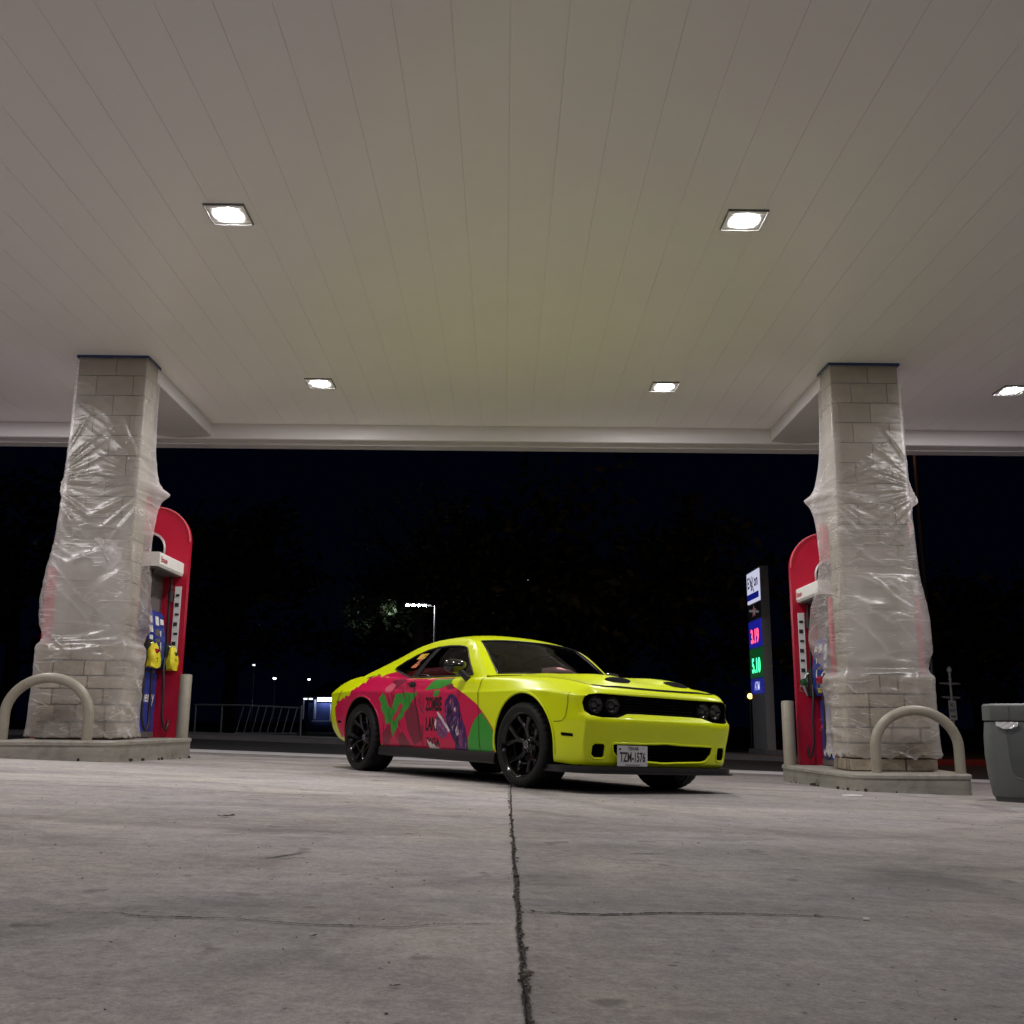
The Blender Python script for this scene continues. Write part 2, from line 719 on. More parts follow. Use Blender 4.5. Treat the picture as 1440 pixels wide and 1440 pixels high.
M_island = mat('island_paint', (0.30, 0.285, 0.25), 0.6, var=0.16, vscale=5, bump=0.25, bscale=30, dirt=(0.07, 0.06, 0.05), damt=0.6, dscale=3)
M_pipe = mat('pipe_paint', (0.30, 0.275, 0.225), 0.42, var=0.12, vscale=6, bump=0.08, bscale=30, dirt=(0.1, 0.08, 0.06), damt=0.5, dscale=6)
M_red = mat('pump_red', (0.42, 0.006, 0.030), 0.35, var=0.08, vscale=2, rvar=0.08)
M_blue = mat('pump_blue', (0.006, 0.035, 0.26), 0.3, var=0.25, vscale=4)
M_blue2 = mat('pump_blue_panel', (0.01, 0.055, 0.34), 0.35, var=0.3, vscale=2.5)
M_white = mat('white_paint', (0.76, 0.75, 0.74), 0.4, var=0.04, vscale=3)
M_cabinet = mat('cabinet_grey', (0.12, 0.12, 0.122), 0.4, var=0.15, vscale=3)
M_black = mat('black_rubber', (0.012, 0.012, 0.013), 0.5)
M_blackgloss = mat('gloss_black', (0.012, 0.012, 0.013), 0.12, coat=0.5)
M_blackplastic = mat('black_plastic', (0.018, 0.018, 0.019), 0.45, bump=0.1, bscale=200)
M_steel = mat('steel', (0.55, 0.55, 0.56), 0.3, metal=1.0)
M_yellowbag = mat('yellow_bag', (0.70, 0.62, 0.02), 0.5, bump=0.6, bscale=30, var=0.15, vscale=20)
M_letter = mat('white_letter', (0.8, 0.8, 0.82), 0.5)
M_letterlit = mat('letter_white_lit', (0.8, 0.8, 0.82), 0.5, emit=(0.8, 0.82, 1.0), es=0.55)
M_screen = mat('pump_screen', (0.10, 0.115, 0.12), 0.15)
M_sticker = mat('white_sticker', (0.7, 0.7, 0.7), 0.5)
M_green = mat('green_grip', (0.01, 0.09, 0.03), 0.45)
M_bin = mat('bin_grey', (0.115, 0.125, 0.125), 0.5, var=0.07, vscale=6, bump=0.12, bscale=160)
M_bin2 = mat('bin_dark', (0.075, 0.082, 0.085), 0.5, var=0.08, vscale=6)

# ------------------------------------------------------------------ ground, road
def sheet(name, xs, ys, dz, material, zf=gz, kind='structure', parent=None):
    vs = [(x, y, zf(x, y) + dz) for y in ys for x in xs]
    n = len(xs)
    fs = [(j * n + i, j * n + i + 1, (j + 1) * n + i + 1, (j + 1) * n + i)
          for j in range(len(ys) - 1) for i in range(n - 1)]
    mb = MB()
    mb.add(vs, fs)
    o = mb.build(name, material, parent, smooth=60, recalc=False)
    if parent is None:
        tag(o, kind=kind)
    return o


sheet('ground', [-400, -120, -40, -20, -9, 0, 9, 20, 40, 120, 400], [-200, -60, -12, 0, 8, 17, 27, 40, 80, 120, 160, 500], -0.05, M_soil,
      lambda x, y: gz(x, y) - max(0.0, min(y, 120) - 27) * 0.0105)
sheet('road', [-90, -40, -20, -9, -4, 0, 4, 9, 20, 40, 90], [17.55, 18.5, 20, 22, 24.2], -0.012, M_asph)
forecourt = sheet('forecourt', [-26, -9, -6, -4, -2, 0, 2, 4, 6, 9, 26], [-12, -6, -2, 0, 2, 4, 6, 8, 10, 12, 14, 16.05], 0.0, M_conc)
sheet('gutter_strip', [-26, -9, -4, 0, 4, 9, 26], [16.05, 16.8, 17.6], 0.004, M_strip)


def kerb(name, y0, y1, x0, x1, h, material):
    mb = MB()
    xs = [x0 + (x1 - x0) * i / 20 for i in range(21)]
    prof = [(y0, -0.04), (y0 + 0.02, h - 0.02), (y0 + 0.05, h), (y1, h), (y1, -0.04)]
    vs, fs = [], []
    for x in xs:
        for (yy, zz) in prof:
            vs.append((x, yy, gz(x, yy) + zz))
    n = len(prof)
    for i in range(20):
        for k in range(n - 1):
            fs.append((i * n + k, i * n + k + 1, (i + 1) * n + k + 1, (i + 1) * n + k))
    mb.add(vs, fs)
    return tag(mb.build(name, material, None, smooth=30), kind='structure')


kerb('kerb', 24.2, 26.6, -60, 8.0, 0.10, mat('kerb_concrete', (0.20, 0.19, 0.2), 0.85, var=0.15, vscale=2))
kerb('kerb', 24.2, 24.8, 8.0, 40, 0.12, mat('kerb_red', (0.28, 0.02, 0.015), 0.7, var=0.2, vscale=2))

# joint and cracks: ragged strips lying in the concrete surface
def ragged(name, pts, wid, material, step=0.02, dz=0.003, jit=0.35, parent=None, seed=1, wander=0.0):
    rr = random.Random(seed)
    d = densify(pts, step, closed=False)
    vs, fs = [], []
    n = len(d)
    off = 0.0
    for i, (x, y) in enumerate(d):
        a = d[max(0, i - 1)]
        b = d[min(n - 1, i + 1)]
        tx, ty = b[0] - a[0], b[1] - a[1]
        L_ = math.hypot(tx, ty) or 1
        nx, ny = -ty / L_, tx / L_
        ww = wid(i / (n - 1)) if callable(wid) else wid
        off = off * 0.9 + rr.uniform(-1, 1) * wander
        e = min(1.0, 8 * i / n, 8 * (n - 1 - i) / n + 0.15)
        w1 = ww * 0.5 * (1 + rr.uniform(-jit, jit)) * e
        w2 = ww * 0.5 * (1 + rr.uniform(-jit, jit)) * e
        for s in (w1, -w2):
            X, Y = x + nx * (s + off), y + ny * (s + off)
            vs.append((X, Y, gz(X, Y) + dz))
    for i in range(n - 1):
        fs.append((2 * i, 2 * i + 1, 2 * i + 3, 2 * i + 2))
    mb = MB()
    mb.add(vs, fs)
    return mb.build(name, material, parent, smooth=None, recalc=False)


ragged('expansion_joint', [(0.045, 0.6), (0.04, 1.6), (0.04, 3.1), (0.045, 5.5), (0.06, 8.2), (0.07, 9.4), (0.07, 10.2)],
       lambda t: 0.0125 - 0.005 * t, M_joint, 0.012, 0.003, 0.45, forecourt, 3, 0.0012)
ragged('joint_shadow', [(0.046, 0.6), (0.041, 1.6), (0.042, 3.1), (0.046, 5.5), (0.061, 8.2)],
       lambda t: 0.0026 - 0.0006 * t, M_crack, 0.012, 0.005, 0.7, forecourt, 4, 0.002)
ragged('surface_crack', [(-0.99, 2.35), (-0.87, 2.38), (-0.8, 2.35), (-0.61, 2.36), (-0.4, 2.33), (-0.24, 2.33), (-0.11, 2.41), (0.03, 2.43)],
       lambda t: 0.004 + 0.012 * max(0, noise.noise(Vector((t * 9, 3, 1)))), M_crack, 0.006, 0.003, 0.8, forecourt, 5, 0.0022)
ragged('surface_crack', [(0.05, 2.6), (0.11, 2.6), (0.25, 2.6), (0.44, 2.67), (0.61, 2.7), (0.79, 2.7), (0.93, 2.69)],
       lambda t: 0.014 - 0.009 * t, M_crack, 0.006, 0.003, 0.6, forecourt, 6, 0.002)
ragged('surface_crack', [(-0.78, 3.42), (-0.74, 3.5), (-0.69, 3.62)], 0.009, M_crack, 0.008, 0.003, 0.6, forecourt, 8, 0.001)
# loose grit along the joint
gb = MB()
for i in range(260):
    y = 1.3 + rnd.random() ** 1.5 * 6.5
    x = 0.042 + rnd.gauss(0, 0.006)
    s = rnd.uniform(0.0015, 0.0052) * (1.0 + (rnd.random() < 0.06) * 1.2)
    gb.box((x, y, gz(x, y) + s * 0.4 + 0.003), (s * rnd.uniform(0.8, 2.2), s, s * 0.8), 0, Matrix.Rotation(rnd.random() * 6, 4, 'Z'))
o = gb.build('joint_grit', mat('grit', (0.13, 0.115, 0.10), 0.9, island=0.75), forecourt, smooth=None)
o['kind'] = 'stuff'
# small chips scattered over the slab
gb = MB()
for i in range(420):
    y = 1.4 + rnd.random() ** 1.4 * 8.5
    x = rnd.uniform(-0.55, 0.55) * (y + 0.5)
    s = rnd.uniform(0.0012, 0.0036) * (0.6 + 0.12 * y)
    gb.box((x, y, gz(x, y) + s * 0.35), (s * rnd.uniform(0.8, 2.0), s, s * 0.7), 0, Matrix.Rotation(rnd.random() * 6, 4, 'Z'))
o = tag(gb.build('loose_gravel', mat('chips', (0.22, 0.2, 0.18), 0.9, island=0.85), None, smooth=None), kind='stuff',
        label='tiny stone chips and grit scattered over the concrete', cat='gravel')

M_leaf = mat('dry_leaf', (0.035, 0.022, 0.014), 0.8)
for x, y, s, a, lab in [(-1.31, 4.91, 0.040, 0.3, 'curled dead leaf lying alone on the far left slab'),
                        (-0.39, 2.2, 0.011, 1.0, 'small dark leaf scrap below the left crack'),
                        (-0.18, 1.81, 0.009, 0.2, 'dark crumb nearest the camera, left of the joint'),
                        (0.81, 2.71, 0.013, 0.7, 'dark twig scrap lying in the right crack'),
                        (0.075, 2.6, 0.013, 2.0, 'dark leaf bits where the right crack meets the joint')]:
    mb = MB()
    vs, fs = [], []
    for i in range(5):
        t = i / 4 - 0.5
        wd = 0.42 * math.cos(t * PI * 0.92) + 0.03
        for k in (-1, 0, 1):
            vs.append((t * 2 * s * rnd.uniform(.8, 1.2), k * wd * s * rnd.uniform(.5, 1.3), (abs(k) * 0.2 * rnd.random() + 0.25 * t * t + 0.03) * s))
    for i in range(4):
        for k in range(2):
            fs.append((i * 3 + k, i * 3 + k + 1, i * 3 + k + 4, i * 3 + k + 3))
    mb.add(vs, fs)
    o = tag(mb.build('dead_leaf', M_leaf, None, smooth=60), lab, 'leaf', 'dead leaves on the concrete')
    o.location = (x, y, gz(x, y) + 0.003)
    o.rotation_euler = (0, 0, a)
for x, y, s, lab in [(0.925, 2.68, 0.009, 'white paper scrap at the end of the right crack'),
                     (3.25, 9.6, 0.10, 'pale flattened paper scrap by the right pump island')]:
    mb = MB()
    mb.prism([(-s, -s * 0.6), (s * 0.8, -s * 0.7), (s, s * 0.3), (0.1 * s, s * 0.8), (-0.8 * s, s * 0.5)], 0.0, 0.003 + s * 0.06, 'xy')
    o = tag(mb.build('paper_scrap', M_white, None, smooth=None), lab, 'litter', 'paper scraps on the concrete')
    o.location = (x, y, gz(x, y) + 0.002)

# ------------------------------------------------------------------ canopy
CEIL = 4.73
canopy = tag(empty('canopy', (0, 3, CEIL)), 'white panelled station canopy spanning over the car and both pump columns', 'canopy')


def local(parent, mb):
    loc = parent.location
    mb.v = [(p[0] - loc.x, p[1] - loc.y, p[2] - loc.z) for p in mb.v]
    return mb


mb = MB()
PW = 0.366
X0, X1, Y0, Y1 = -36 * PW, 36 * PW, -8.0, 14.3
vs, fs = [], []
xs = []
for k in range(-36, 36):
    a = k * PW
    xs += [(a + 0.0026, 0), (a + 0.006, -0.0), (a + PW - 0.006, 0), (a + PW - 0.0026, 0.0), (a + PW - 0.0014, 0.006), (a + PW + 0.0014, 0.006)]
for (x, dz) in xs:
    vs.append((x, Y0, CEIL + dz))
    vs.append((x, Y1, CEIL + dz))
for i in range(len(xs) - 1):
    fs.append((2 * i, 2 * i + 1, 2 * i + 3, 2 * i + 2))
mb.add(vs, fs)
local(canopy, mb).build('soffit', M_ceil, canopy, smooth=None, recalc=False)
mb = MB()
mb.box((0, 3.2, CEIL + 0.30), (X1 - X0 + 0.3, 23.6, 0.5))
local(canopy, mb).build('roof', M_fascia, canopy, smooth=None)


def fascia_bar():
    mb = MB()
    prof = [(14.302, CEIL + 0.02), (14.302, CEIL - 0.223), (14.32, CEIL - 0.235), (14.50, CEIL - 0.235), (14.505, CEIL - 0.262), (14.74, CEIL - 0.262),
            (14.75, CEIL - 0.25), (14.75, CEIL + 0.75), (14.7, CEIL + 0.75), (14.7, CEIL + 0.02)]
    mb.prism(prof, X0 - 0.4, X1 + 0.4, 'yz')
    return mb


local(canopy, fascia_bar()).build('fascia', M_fascia, canopy, smooth=None)
for s in (-1, 1):
    mb = MB()
    mb.box((s * (X1 + 0.22), 3.1, CEIL + 0.24), (0.4, 22.3, 1.0))
    local(canopy, mb).build('fascia', M_fascia, canopy, smooth=None)
mb = MB()
mb.box((0, -8.2, CEIL + 0.24), (X1 - X0 + 0.8, 0.4, 1.0))
local(canopy, mb).build('fascia', M_fascia, canopy, smooth=None)
COLX = (-4.785, 4.35)
for cx in COLX:
    mb = MB()
    mb.box((cx, (11.9 + 14.3) / 2, CEIL - 0.095), (0.80, 2.396, 0.20), 0.012)
    local(canopy, mb).build('drain_box', M_fascia, canopy, smooth=None)

# lamps in the soffit
LAMPS = [(x, y) for y in (7.98, 12.41, -4.5) for x in (-2.44, 2.06, 6.63, -6.94)]  # last row, behind the camera, is added off the grid to fill the foreground
LABEL = {(-2.44, 7.98): 'glowing square soffit lamp, the large left one near the camera',
         (2.06, 7.98): 'glowing square soffit lamp, the large right one near the camera',
         (-2.44, 12.41): 'small glowing square soffit lamp beside the left stone column',
         (2.06, 12.41): 'small glowing square soffit lamp left of the right stone column',
         (6.63, 12.41): 'glowing soffit lamp cut by the right edge of the photo'}


def make_lamp():
    r_ = tag(empty('ceiling_light'), 'square lamp set flush in the white canopy soffit', 'lamp', 'lamps set in the canopy soffit')
    mb = MB()
    a, b_ = 0.168, 0.104
    for sx, sy, dx, dy in ((0, 1, 2 * a, a - b_), (0, -1, 2 * a, a - b_), (1, 0, a - b_, 2 * b_), (-1, 0, a - b_, 2 * b_)):
        mb.box((sx * (a + b_) / 2, sy * (a + b_) / 2, -0.007), (dx, dy, 0.016), 0.003)
    for sx, sy, dx, dy in ((0, 1, 2 * a + .016, .008), (0, -1, 2 * a + .016, .008), (1, 0, .008, 2 * a), (-1, 0, .008, 2 * a)):
        mb.box((sx * (a + .004), sy * (a + .004), -0.008), (dx, dy, 0.022), 0, mi=1)
    mb.build('frame', [M_lampframe, mat('lamp_edge', (0.16, 0.16, 0.165), 0.5)], r_, smooth=30)
    mb = MB()
    vs, fs = [], []
    rows = 7
    for j in range(rows + 1):
        t = j / rows * PI / 2
        for k in range(40):
            a_ = 2 * PI * k / 40
            c_, s_ = math.cos(a_), math.sin(a_)
            rad = 0.089 / (abs(c_) ** 5 + abs(s_) ** 5) ** 0.2 * max(0.02, math.cos(t))
            vs.append((rad * c_, rad * s_, -0.008 - 0.016 * math.sin(t)))
    for j in range(rows):
        for k in range(40):
            fs.append((j * 40 + k, j * 40 + (k + 1) % 40, (j + 1) * 40 + (k + 1) % 40, (j + 1) * 40 + k))
    fs.append(tuple(rows * 40 + k for k in range(40)))
    mb.add(vs, fs)
    mb.build('lens', M_lens, r_, smooth=60)
    return r_


lamp0 = make_lamp()
lamp_parts = [c for c in bpy.data.objects if c.parent == lamp0]
for i, (x, y) in enumerate(LAMPS):
    if i == 0:
        o = lamp0
    else:
        o = lamp0.copy()
        COL.objects.link(o)
        for c in lamp_parts:
            q = c.copy()
            COL.objects.link(q)
            q.parent = o
    o.location = (x, y, CEIL)
    if (x, y) in LABEL:
        o['label'] = LABEL[(x, y)]
    else:
        o['label'] = 'unseen square soffit lamp added outside the frame'

# ------------------------------------------------------------------ pump islands
def island_outline(grow=0.0):
    half = [(0.50, 10.80), (0.60, 10.86), (0.655, 10.98), (0.70, 11.5), (0.76, 12.3), (0.79, 12.95), (0.76, 13.2), (0.66, 13.32)]
    pts = [(-x - grow, y + (-grow if y < 11 else grow)) for x, y in half[::-1]] + [(x + grow, y + (-grow if y < 11 else grow)) for x, y in half]
    return chaikin(pts[::-1], 2, True)


def build_island(cx, label):
    r_ = tag(empty('pump_island', (cx, 12, gz(cx, 12))), label, 'kerb island', 'raised pump islands')
    z1 = gz(cx, 12) + 0.215
    rings = [(0.0, -0.08, 1), (0.0, None, 0), (0.018, -0.03, 2), (0.018, -0.012, 2), (0.006, 0.0, 2)]
    mb = MB()
    rr = random.Random(int(abs(cx) * 10))
    base = densify(island_outline(), 0.05)
    loops = []
    for gr, dz, mode in [(0.0, -0.05, 0), (0.004, 0.0, 0), (-0.004, 0.045, 0), (0.0, 0.06, 0), (0.0, -0.055, 1), (0.014, -0.045, 1), (0.016, -0.016, 1), (0.004, -0.002, 1), (-0.02, 0.0, 1)]:
        lp = []
        for (x, y) in base:
            d = math.hypot(x, (y - 12.06) * 0.62)
            nx, ny = x / d, (y - 12.06) * 0.62 / d
            X, Y = cx + x + nx * gr, y + ny * gr
            if mode == 0:
                z = gz(X, Y) + dz
                if dz == 0.0 and x * (-1 if cx > 0 else 1) > 0.3:   # broken foot on the lane side
                    X -= nx * rr.random() ** 3 * 0.03
            else:
                z = z1 + dz
            X += rr.uniform(-1, 1) * 0.0012
            lp.append((X, Y, z))
        loops.append(lp)
    n = len(base)
    vs = [p for lp in loops for p in lp]
    fs = []
    for j in range(len(loops) - 1):
        for i in range(n):
            fs.append((j * n + i, j * n + (i + 1) % n, (j + 1) * n + (i + 1) % n, (j + 1) * n + i))
    fs.append(tuple((len(loops) - 1) * n + i for i in range(n)))
    mb.add(vs, fs)
    # chipped dark patches along the foot
    for k in range(30):
        i = rr.randrange(n)
        x, y = base[i]
        if x * (-1 if cx > 0 else 1) < 0.2:
            continue
        d = math.hypot(x, (y - 12.06) * 0.62)
        nx, ny = x / d, (y - 12.06) * 0.62 / d
        X, Y = cx + x + nx * 0.004, y + ny * 0.004
        s = rr.uniform(0.012, 0.04)
        mb.box((X, Y, gz(X, Y) + s * 0.3), (s * 0.5, s * 1.6, s), s * 0.15, Matrix.Rotation(rr.uniform(-.3, .3), 4, 'Z'), mi=1)
    local(r_, mb).build('kerb_body', [M_island, mat('chip_dark', (0.03, 0.024, 0.02), 0.95)], r_, smooth=40)
    return z1


ZI = [build_island(COLX[0], 'raised concrete pump island under the left wrapped column'),
      build_island(COLX[1], 'raised concrete pump island with a broken foot, right of the car')]

# ------------------------------------------------------------------ columns
def block_courses(mb, x0, x1, y0, y1, z0, z1, course, length, proud, gap, bev, rr, rough=0.0, ext=None):
    """blocks laid round a core: front/back and side faces"""
    z = z1
    row = 0
    while z > z0 + 0.02:
        h = min(course * (1 + rr.uniform(-rough, rough)), z - z0)
        for face in range(4):
            along = (x0, x1) if face < 2 else (y0, y1)
            p = along[0]
            e = along[1]
            first = True
            while p < e - 0.01:
                L_ = length * (1 + rr.uniform(-rough, rough) * 1.6)
                if first and row % 2:
                    L_ *= 0.5
                first = False
                q = min(p + L_, e)
                if e - q < 0.07:
                    q = e
                pr = proud + rr.uniform(0, rough) * 0.035
                mid, ln = (p + q) / 2, q - p - gap
                # front and back blocks reach to the outside corner, side blocks butt behind them
                if face < 2:
                    xa, xb = p + gap / 2, q - gap / 2
                    if p == along[0]:
                        xa = p - proud
                    if q == along[1]:
                        xb = q + proud
                    yy = y0 - pr / 2 if face == 0 else y1 + pr / 2
                    mb.box(((xa + xb) / 2, yy, z - h / 2), (xb - xa, pr, h - gap), bev)
                else:
                    xx = x0 - proud / 2 + 0.001 if face == 2 else x1 + proud / 2 - 0.001
                    mb.box((xx, mid, z - h / 2), (proud + (pr - proud) * 0.5, ln, h - gap), bev)
                p = q
        z -= h
        row += 1


def build_column(i, label):
    cx = COLX[i]
    zi = ZI[i]
    r_ = tag(empty('canopy_column', (cx, 11.7, zi)), label, 'column', 'stone clad canopy columns')
    rr = random.Random(40 + i)
    mb = MB()
    block_courses(mb, cx - 0.395, cx + 0.395, 11.515, 11.885, zi + 1.05, CEIL - 0.004, 0.25, 0.44, 0.015, 0.008, 0.004, rr)
    local(r_, mb).build('block_shaft', M_block, r_, smooth=30)
    mb = MB()
    mb.box((cx, 11.7, (zi + CEIL) / 2), (0.79, 0.37, CEIL - zi - 0.01))
    local(r_, mb).build('mortar_core', M_mortar, r_, smooth=None)
    mb = MB()
    block_courses(mb, cx - 0.445, cx + 0.445, 11.42, 11.93, zi + 0.002, zi + 1.06, 0.19, 0.31, 0.040, 0.014, 0.014, rr, rough=0.25)
    local(r_, mb).build('stone_base', M_stone, r_, smooth=30)
    mb = MB()
    mb.box((cx, 11.675, zi + 0.53), (0.89, 0.51, 1.05))
    local(r_, mb).build('base_core', M_mortar, r_, smooth=None)
    # blue masking tape round the head
    mb = MB()
    k = 0
    a, b0, b1 = 0.435, 11.475, 11.925
    prev = None
    pts = densify([(cx - a, b1), (cx - a, b0), (cx + a, b0), (cx + a, b1)], 0.06, closed=False)
    vs, fs = [], []
    for (x, y) in pts:
        vs.append((x, y, CEIL - 0.001))
        vs.append((x + rr.uniform(-.002, .002), y, CEIL - 0.026 - rr.uniform(0, 0.014)))
    for q in range(len(pts) - 1):
        fs.append((2 * q, 2 * q + 1, 2 * q + 3, 2 * q + 2))
    mb.add(vs, fs)
    o = local(r_, mb).build('masking_tape', M_tape, r_, smooth=None, recalc=False)
    sm = o.modifiers.new('thick', 'SOLIDIFY')
    sm.thickness = 0.002
    return r_


build_column(0, 'pale block column wrapped in plastic at the left, stone foot hidden')
build_column(1, 'pale block column at the right with bare stone showing at its foot')

# ------------------------------------------------------------------ plastic film round the columns
def build_film(i, label, zbot, seed, bl, br):
    cx = COLX[i]
    rr = random.Random(seed)
    zt = CEIL - 0.02
    zw = ZI[i] + 1.10       # waist, just above the stone base
    prof = [(zt, .428, .428, 11.93), (4.2, .430, .44, 11.95), (3.7, .432, .45, 12.02), (3.38, .436, .495, 12.10), (3.22, .438, .565, 12.13), (3.14, .44, .665, 12.15), (3.06, .442, .60, 12.15), (2.94, .445, .555, 12.15),
            (2.75, .45, .53, 12.15), (zw + 1.1, .47, .55, 12.15), (zw + .75, .51, .615, 12.15), (zw + .45, .53, .64, 12.15), (zw + .22, .52, .60, 12.15), (zw + .08, .475, .50, 12.10),
            (zw, .462, .485, 12.06), (zw - .07, .505, .525, 12.05), (zw - .4, .505, .52, 12.04), (zw - .75, .51, .525, 12.04), (zbot + .10, .515, .535, 12.04), (zbot, .53, .56, 12.05)]
    prof = prof[::-1]
    zz = [p[0] for p in prof]
    fa = pchip(zz, [p[1] for p in prof])
    fb = pchip(zz, [p[2] for p in prof])
    fy = pchip(zz, [p[3] for p in prof])
    ff = pchip([zbot, zw - .4, zw - .06, zw + .05, zw + .3, zw + .7, zw + 1.2, 3.2, zt], [11.335, 11.345, 11.35, 11.405, 11.40, 11.405, 11.45, 11.475, 11.482])
    NZ, NE = 260, 64
    pin = [(0.64 * s, 12.0, 3.14) for s in (-1, 1)]
    vs, fs, lay = [], [], []
    lz = lerp_tab([(zbot, .22), (zw - .4, .20), (zw, .22), (zw + .12, .32), (zw + .4, .42), (zw + 1.0, .40), (zw + 1.4, .28), (3.1, .14), (3.6, .05), (zt, .03)])
    ls = lerp_tab([(zbot, .32), (zw, .32), (zw + .15, .17), (zw + 1.0, .17), (2.9, .40), (3.2, .46), (3.8, .34), (4.3, .2), (zt, .10)])
    seedv = Vector((seed * 3.1, seed * 1.7, 0))
    for j in range(NZ + 1):
        t = j / NZ
        z = zt + (zbot - zt) * t
        a, b, yb, yf = fa(z), fb(z), fy(z), ff(z)
        bL, bR = b * bl(z), b * br(z)
        corners = [(-a, yf), (a, yf), (bR, yb), (-bL, yb)]
        lp = []
        for e in range(4):
            p, q = corners[e], corners[(e + 1) % 4]
            for k in range(NE):
                s = k / NE
                x, y = p[0] + (q[0] - p[0]) * s, p[1] + (q[1] - p[1]) * s
                # slack: bow outward a little between corners
                ex, ey = q[0] - p[0], q[1] - p[1]
                L_ = math.hypot(ex, ey)
                nx, ny = ey / L_, -ex / L_
                slack = (0.004 if e == 0 else 0.012)
                edge = min(1.0, min(s, 1 - s) * 6)
                P3 = Vector((x * 1.0, (y - 11.7), z))
                # folds running out of the pinched corners
                d = 0.0
                for (px_, py_, pz_) in pin:
                    dx, dz = x - px_, z - pz_
                    dist = math.hypot(dx, dz)
                    ang = math.atan2(dz, dx)
                    fold = 1 - abs(noise.noise(Vector((ang * 5.5, dist * 0.35, seed + px_))))
                    d += (fold ** 5) * 0.022 * math.exp(-((dist - 0.25) / 0.42) ** 2)
                # gathers at the waist
                g = math.exp(-((z - zw) / 0.22) ** 2)
                ang = math.atan2(z - 1.25, x * 0.8 + (0.55 if i == 0 else -0.2))
                d += (1 - abs(noise.noise(Vector((x * 1.2, y, z * 9)) + seedv))) ** 6 * 0.026 * g
                # loose folds lower down and on the bulge
                lw = 0.9 if z < zw else (0.8 if z < zw + 1.1 else 0.22)
                skew = 0.55 if i == 0 else -0.35
                q1 = noise.noise(Vector((x * 1.1 + y, z * 3.2 - x * skew * 3.4, seed)) + seedv)
                q2 = noise.noise(Vector((x * 1.8 - y, z * 4.6 + x * 3.2, seed + 5)) + seedv)
                q3 = noise.noise(Vector((x * 6 + y * 4, z * 6, seed + 9)))
                q4 = noise.noise(Vector((x * 2.0, z * 1.6, seed + 2)) + seedv)
                d += ((1 - abs(q1)) ** 9 * 0.034 * max(0, 0.35 + 1.6 * q4) + (1 - abs(q2)) ** 10 * 0.024 * max(0, 0.35 - 1.6 * q4) + q3 * 0.002 + q4 * 0.012 + 0.012) * lw
                d = max(0.0, d) * (0.35 + 0.65 * edge) * min(1.0, t * 14)
                if j == NZ or j == NZ - 1:
                    z_ = z + 0.025 * math.sin(k * 0.4 + e) * (0.4 if i == 0 else 1.0) + 0.02 * noise.noise(Vector((k * 0.3, e, seed)))
                else:
                    z_ = z
                bow = 4 * s * (1 - s) * slack
                lp.append((cx + x + nx * (d + bow), y + ny * (d + bow), z_))
                mixs = 1.0 if e else max(0.0, 1 - min(s, 1 - s) * 9)
                lay.append(lz(z) * (1 - mixs) + ls(z) * mixs + d * 7)
        vs += lp
    n = 4 * NE
    for j in range(NZ):
        for k in range(n):
            fs.append((j * n + k, j * n + (k + 1) % n, (j + 1) * n + (k + 1) % n, (j + 1) * n + k))
    r0 = Vector((cx, 11.7, zbot))
    mb = MB()
    mb.add([(p[0] - r0.x, p[1] - r0.y, p[2] - r0.z) for p in vs], fs)
    o = mb.build('plastic_sheet', M_film, None, smooth=80, recalc=False)
    att = o.data.attributes.new('layers', 'FLOAT', 'POINT')
    att.data.foreach_set('value', lay)
    o.location = r0
    tag(o, label, 'plastic sheet', 'clear plastic wrapped round the columns')
    # crumpled spare film bunched on the front
    return o


build_film(0, 'translucent plastic wrapped round the left column down to the island', ZI[0] + 0.03, 3,
           lerp_tab([(0, 1.12), (.5, 1.0), (1.25, 1.0), (1.5, 1.2), (2.25, 1.22), (2.6, 1.12), (2.8, 1.06), (3.14, 1.13), (3.4, 1.04), (5, 1.0)]), lerp_tab([(0, .90), (1.2, .93), (1.35, .92), (1.8, .72), (2.4, .76), (2.8, .82), (3.05, .84), (3.14, .90), (3.3, .88), (3.7, .93), (4.5, 1.0)]))
build_film(1, 'translucent plastic wrapped round the right column, stopping above its stone foot', ZI[1] + 0.16, 8,
           lerp_tab([(0, 1.0), (1.1, 1.02), (1.5, 1.0), (1.85, .98), (2.4, .86), (2.8, .90), (3.14, .92), (3.4, .95), (5, 1.0)]), lerp_tab([(0, 1.0), (1.1, 1.0), (1.4, 1.06), (2.0, 1.08), (2.6, 1.06), (3.14, 1.22), (3.4, 1.1), (4, 1.0)]))


def bunch(cx, x, z, sx, sz, seed, label):
    """a crumpled flap of the same film hanging on the front"""
    mb = MB()
    vs, fs = [], []
    n = 26
    for j in range(n + 1):
        for k in range(n + 1):
            u, v = k / n * 2 - 1, j / n * 2 - 1
            r_ = math.hypot(u, v)
            q = noise.noise(Vector((u * 2.5, v * 2.5, seed))) + 0.5 * noise.noise(Vector((u * 6, v * 6, seed)))
            rim = 1 + 0.3 * noise.noise(Vector((math.atan2(v, u), seed, 0)) * 1.7)
            vs.append((x + u * sx * rim * (1 - 0.25 * (v + 1) / 2), -abs(0.05 * (1 - r_ * 0.6) + 0.03 * q) - 0.004, z - v * sz * rim - u * sz * 0.25))
    for j in range(n):
        for k in range(n):
            c = ((k + .5) / n * 2 - 1, (j + .5) / n * 2 - 1)
            if c[0] ** 2 + c[1] ** 2 < 1:
                q = j * (n + 1) + k
                fs.append((q, q + 1, q + n + 2, q + n + 1))
    mb.add(vs, fs)
    o = mb.build('film_flap', M_film, None, smooth=80, recalc=False)
    att = o.data.attributes.new('layers', 'FLOAT', 'POINT')
    att.data.foreach_set('value', [0.72] * len(o.data.vertices))
    o.location = (cx, 11.455, 0)
    tag(o, label, 'plastic flap')
    return o


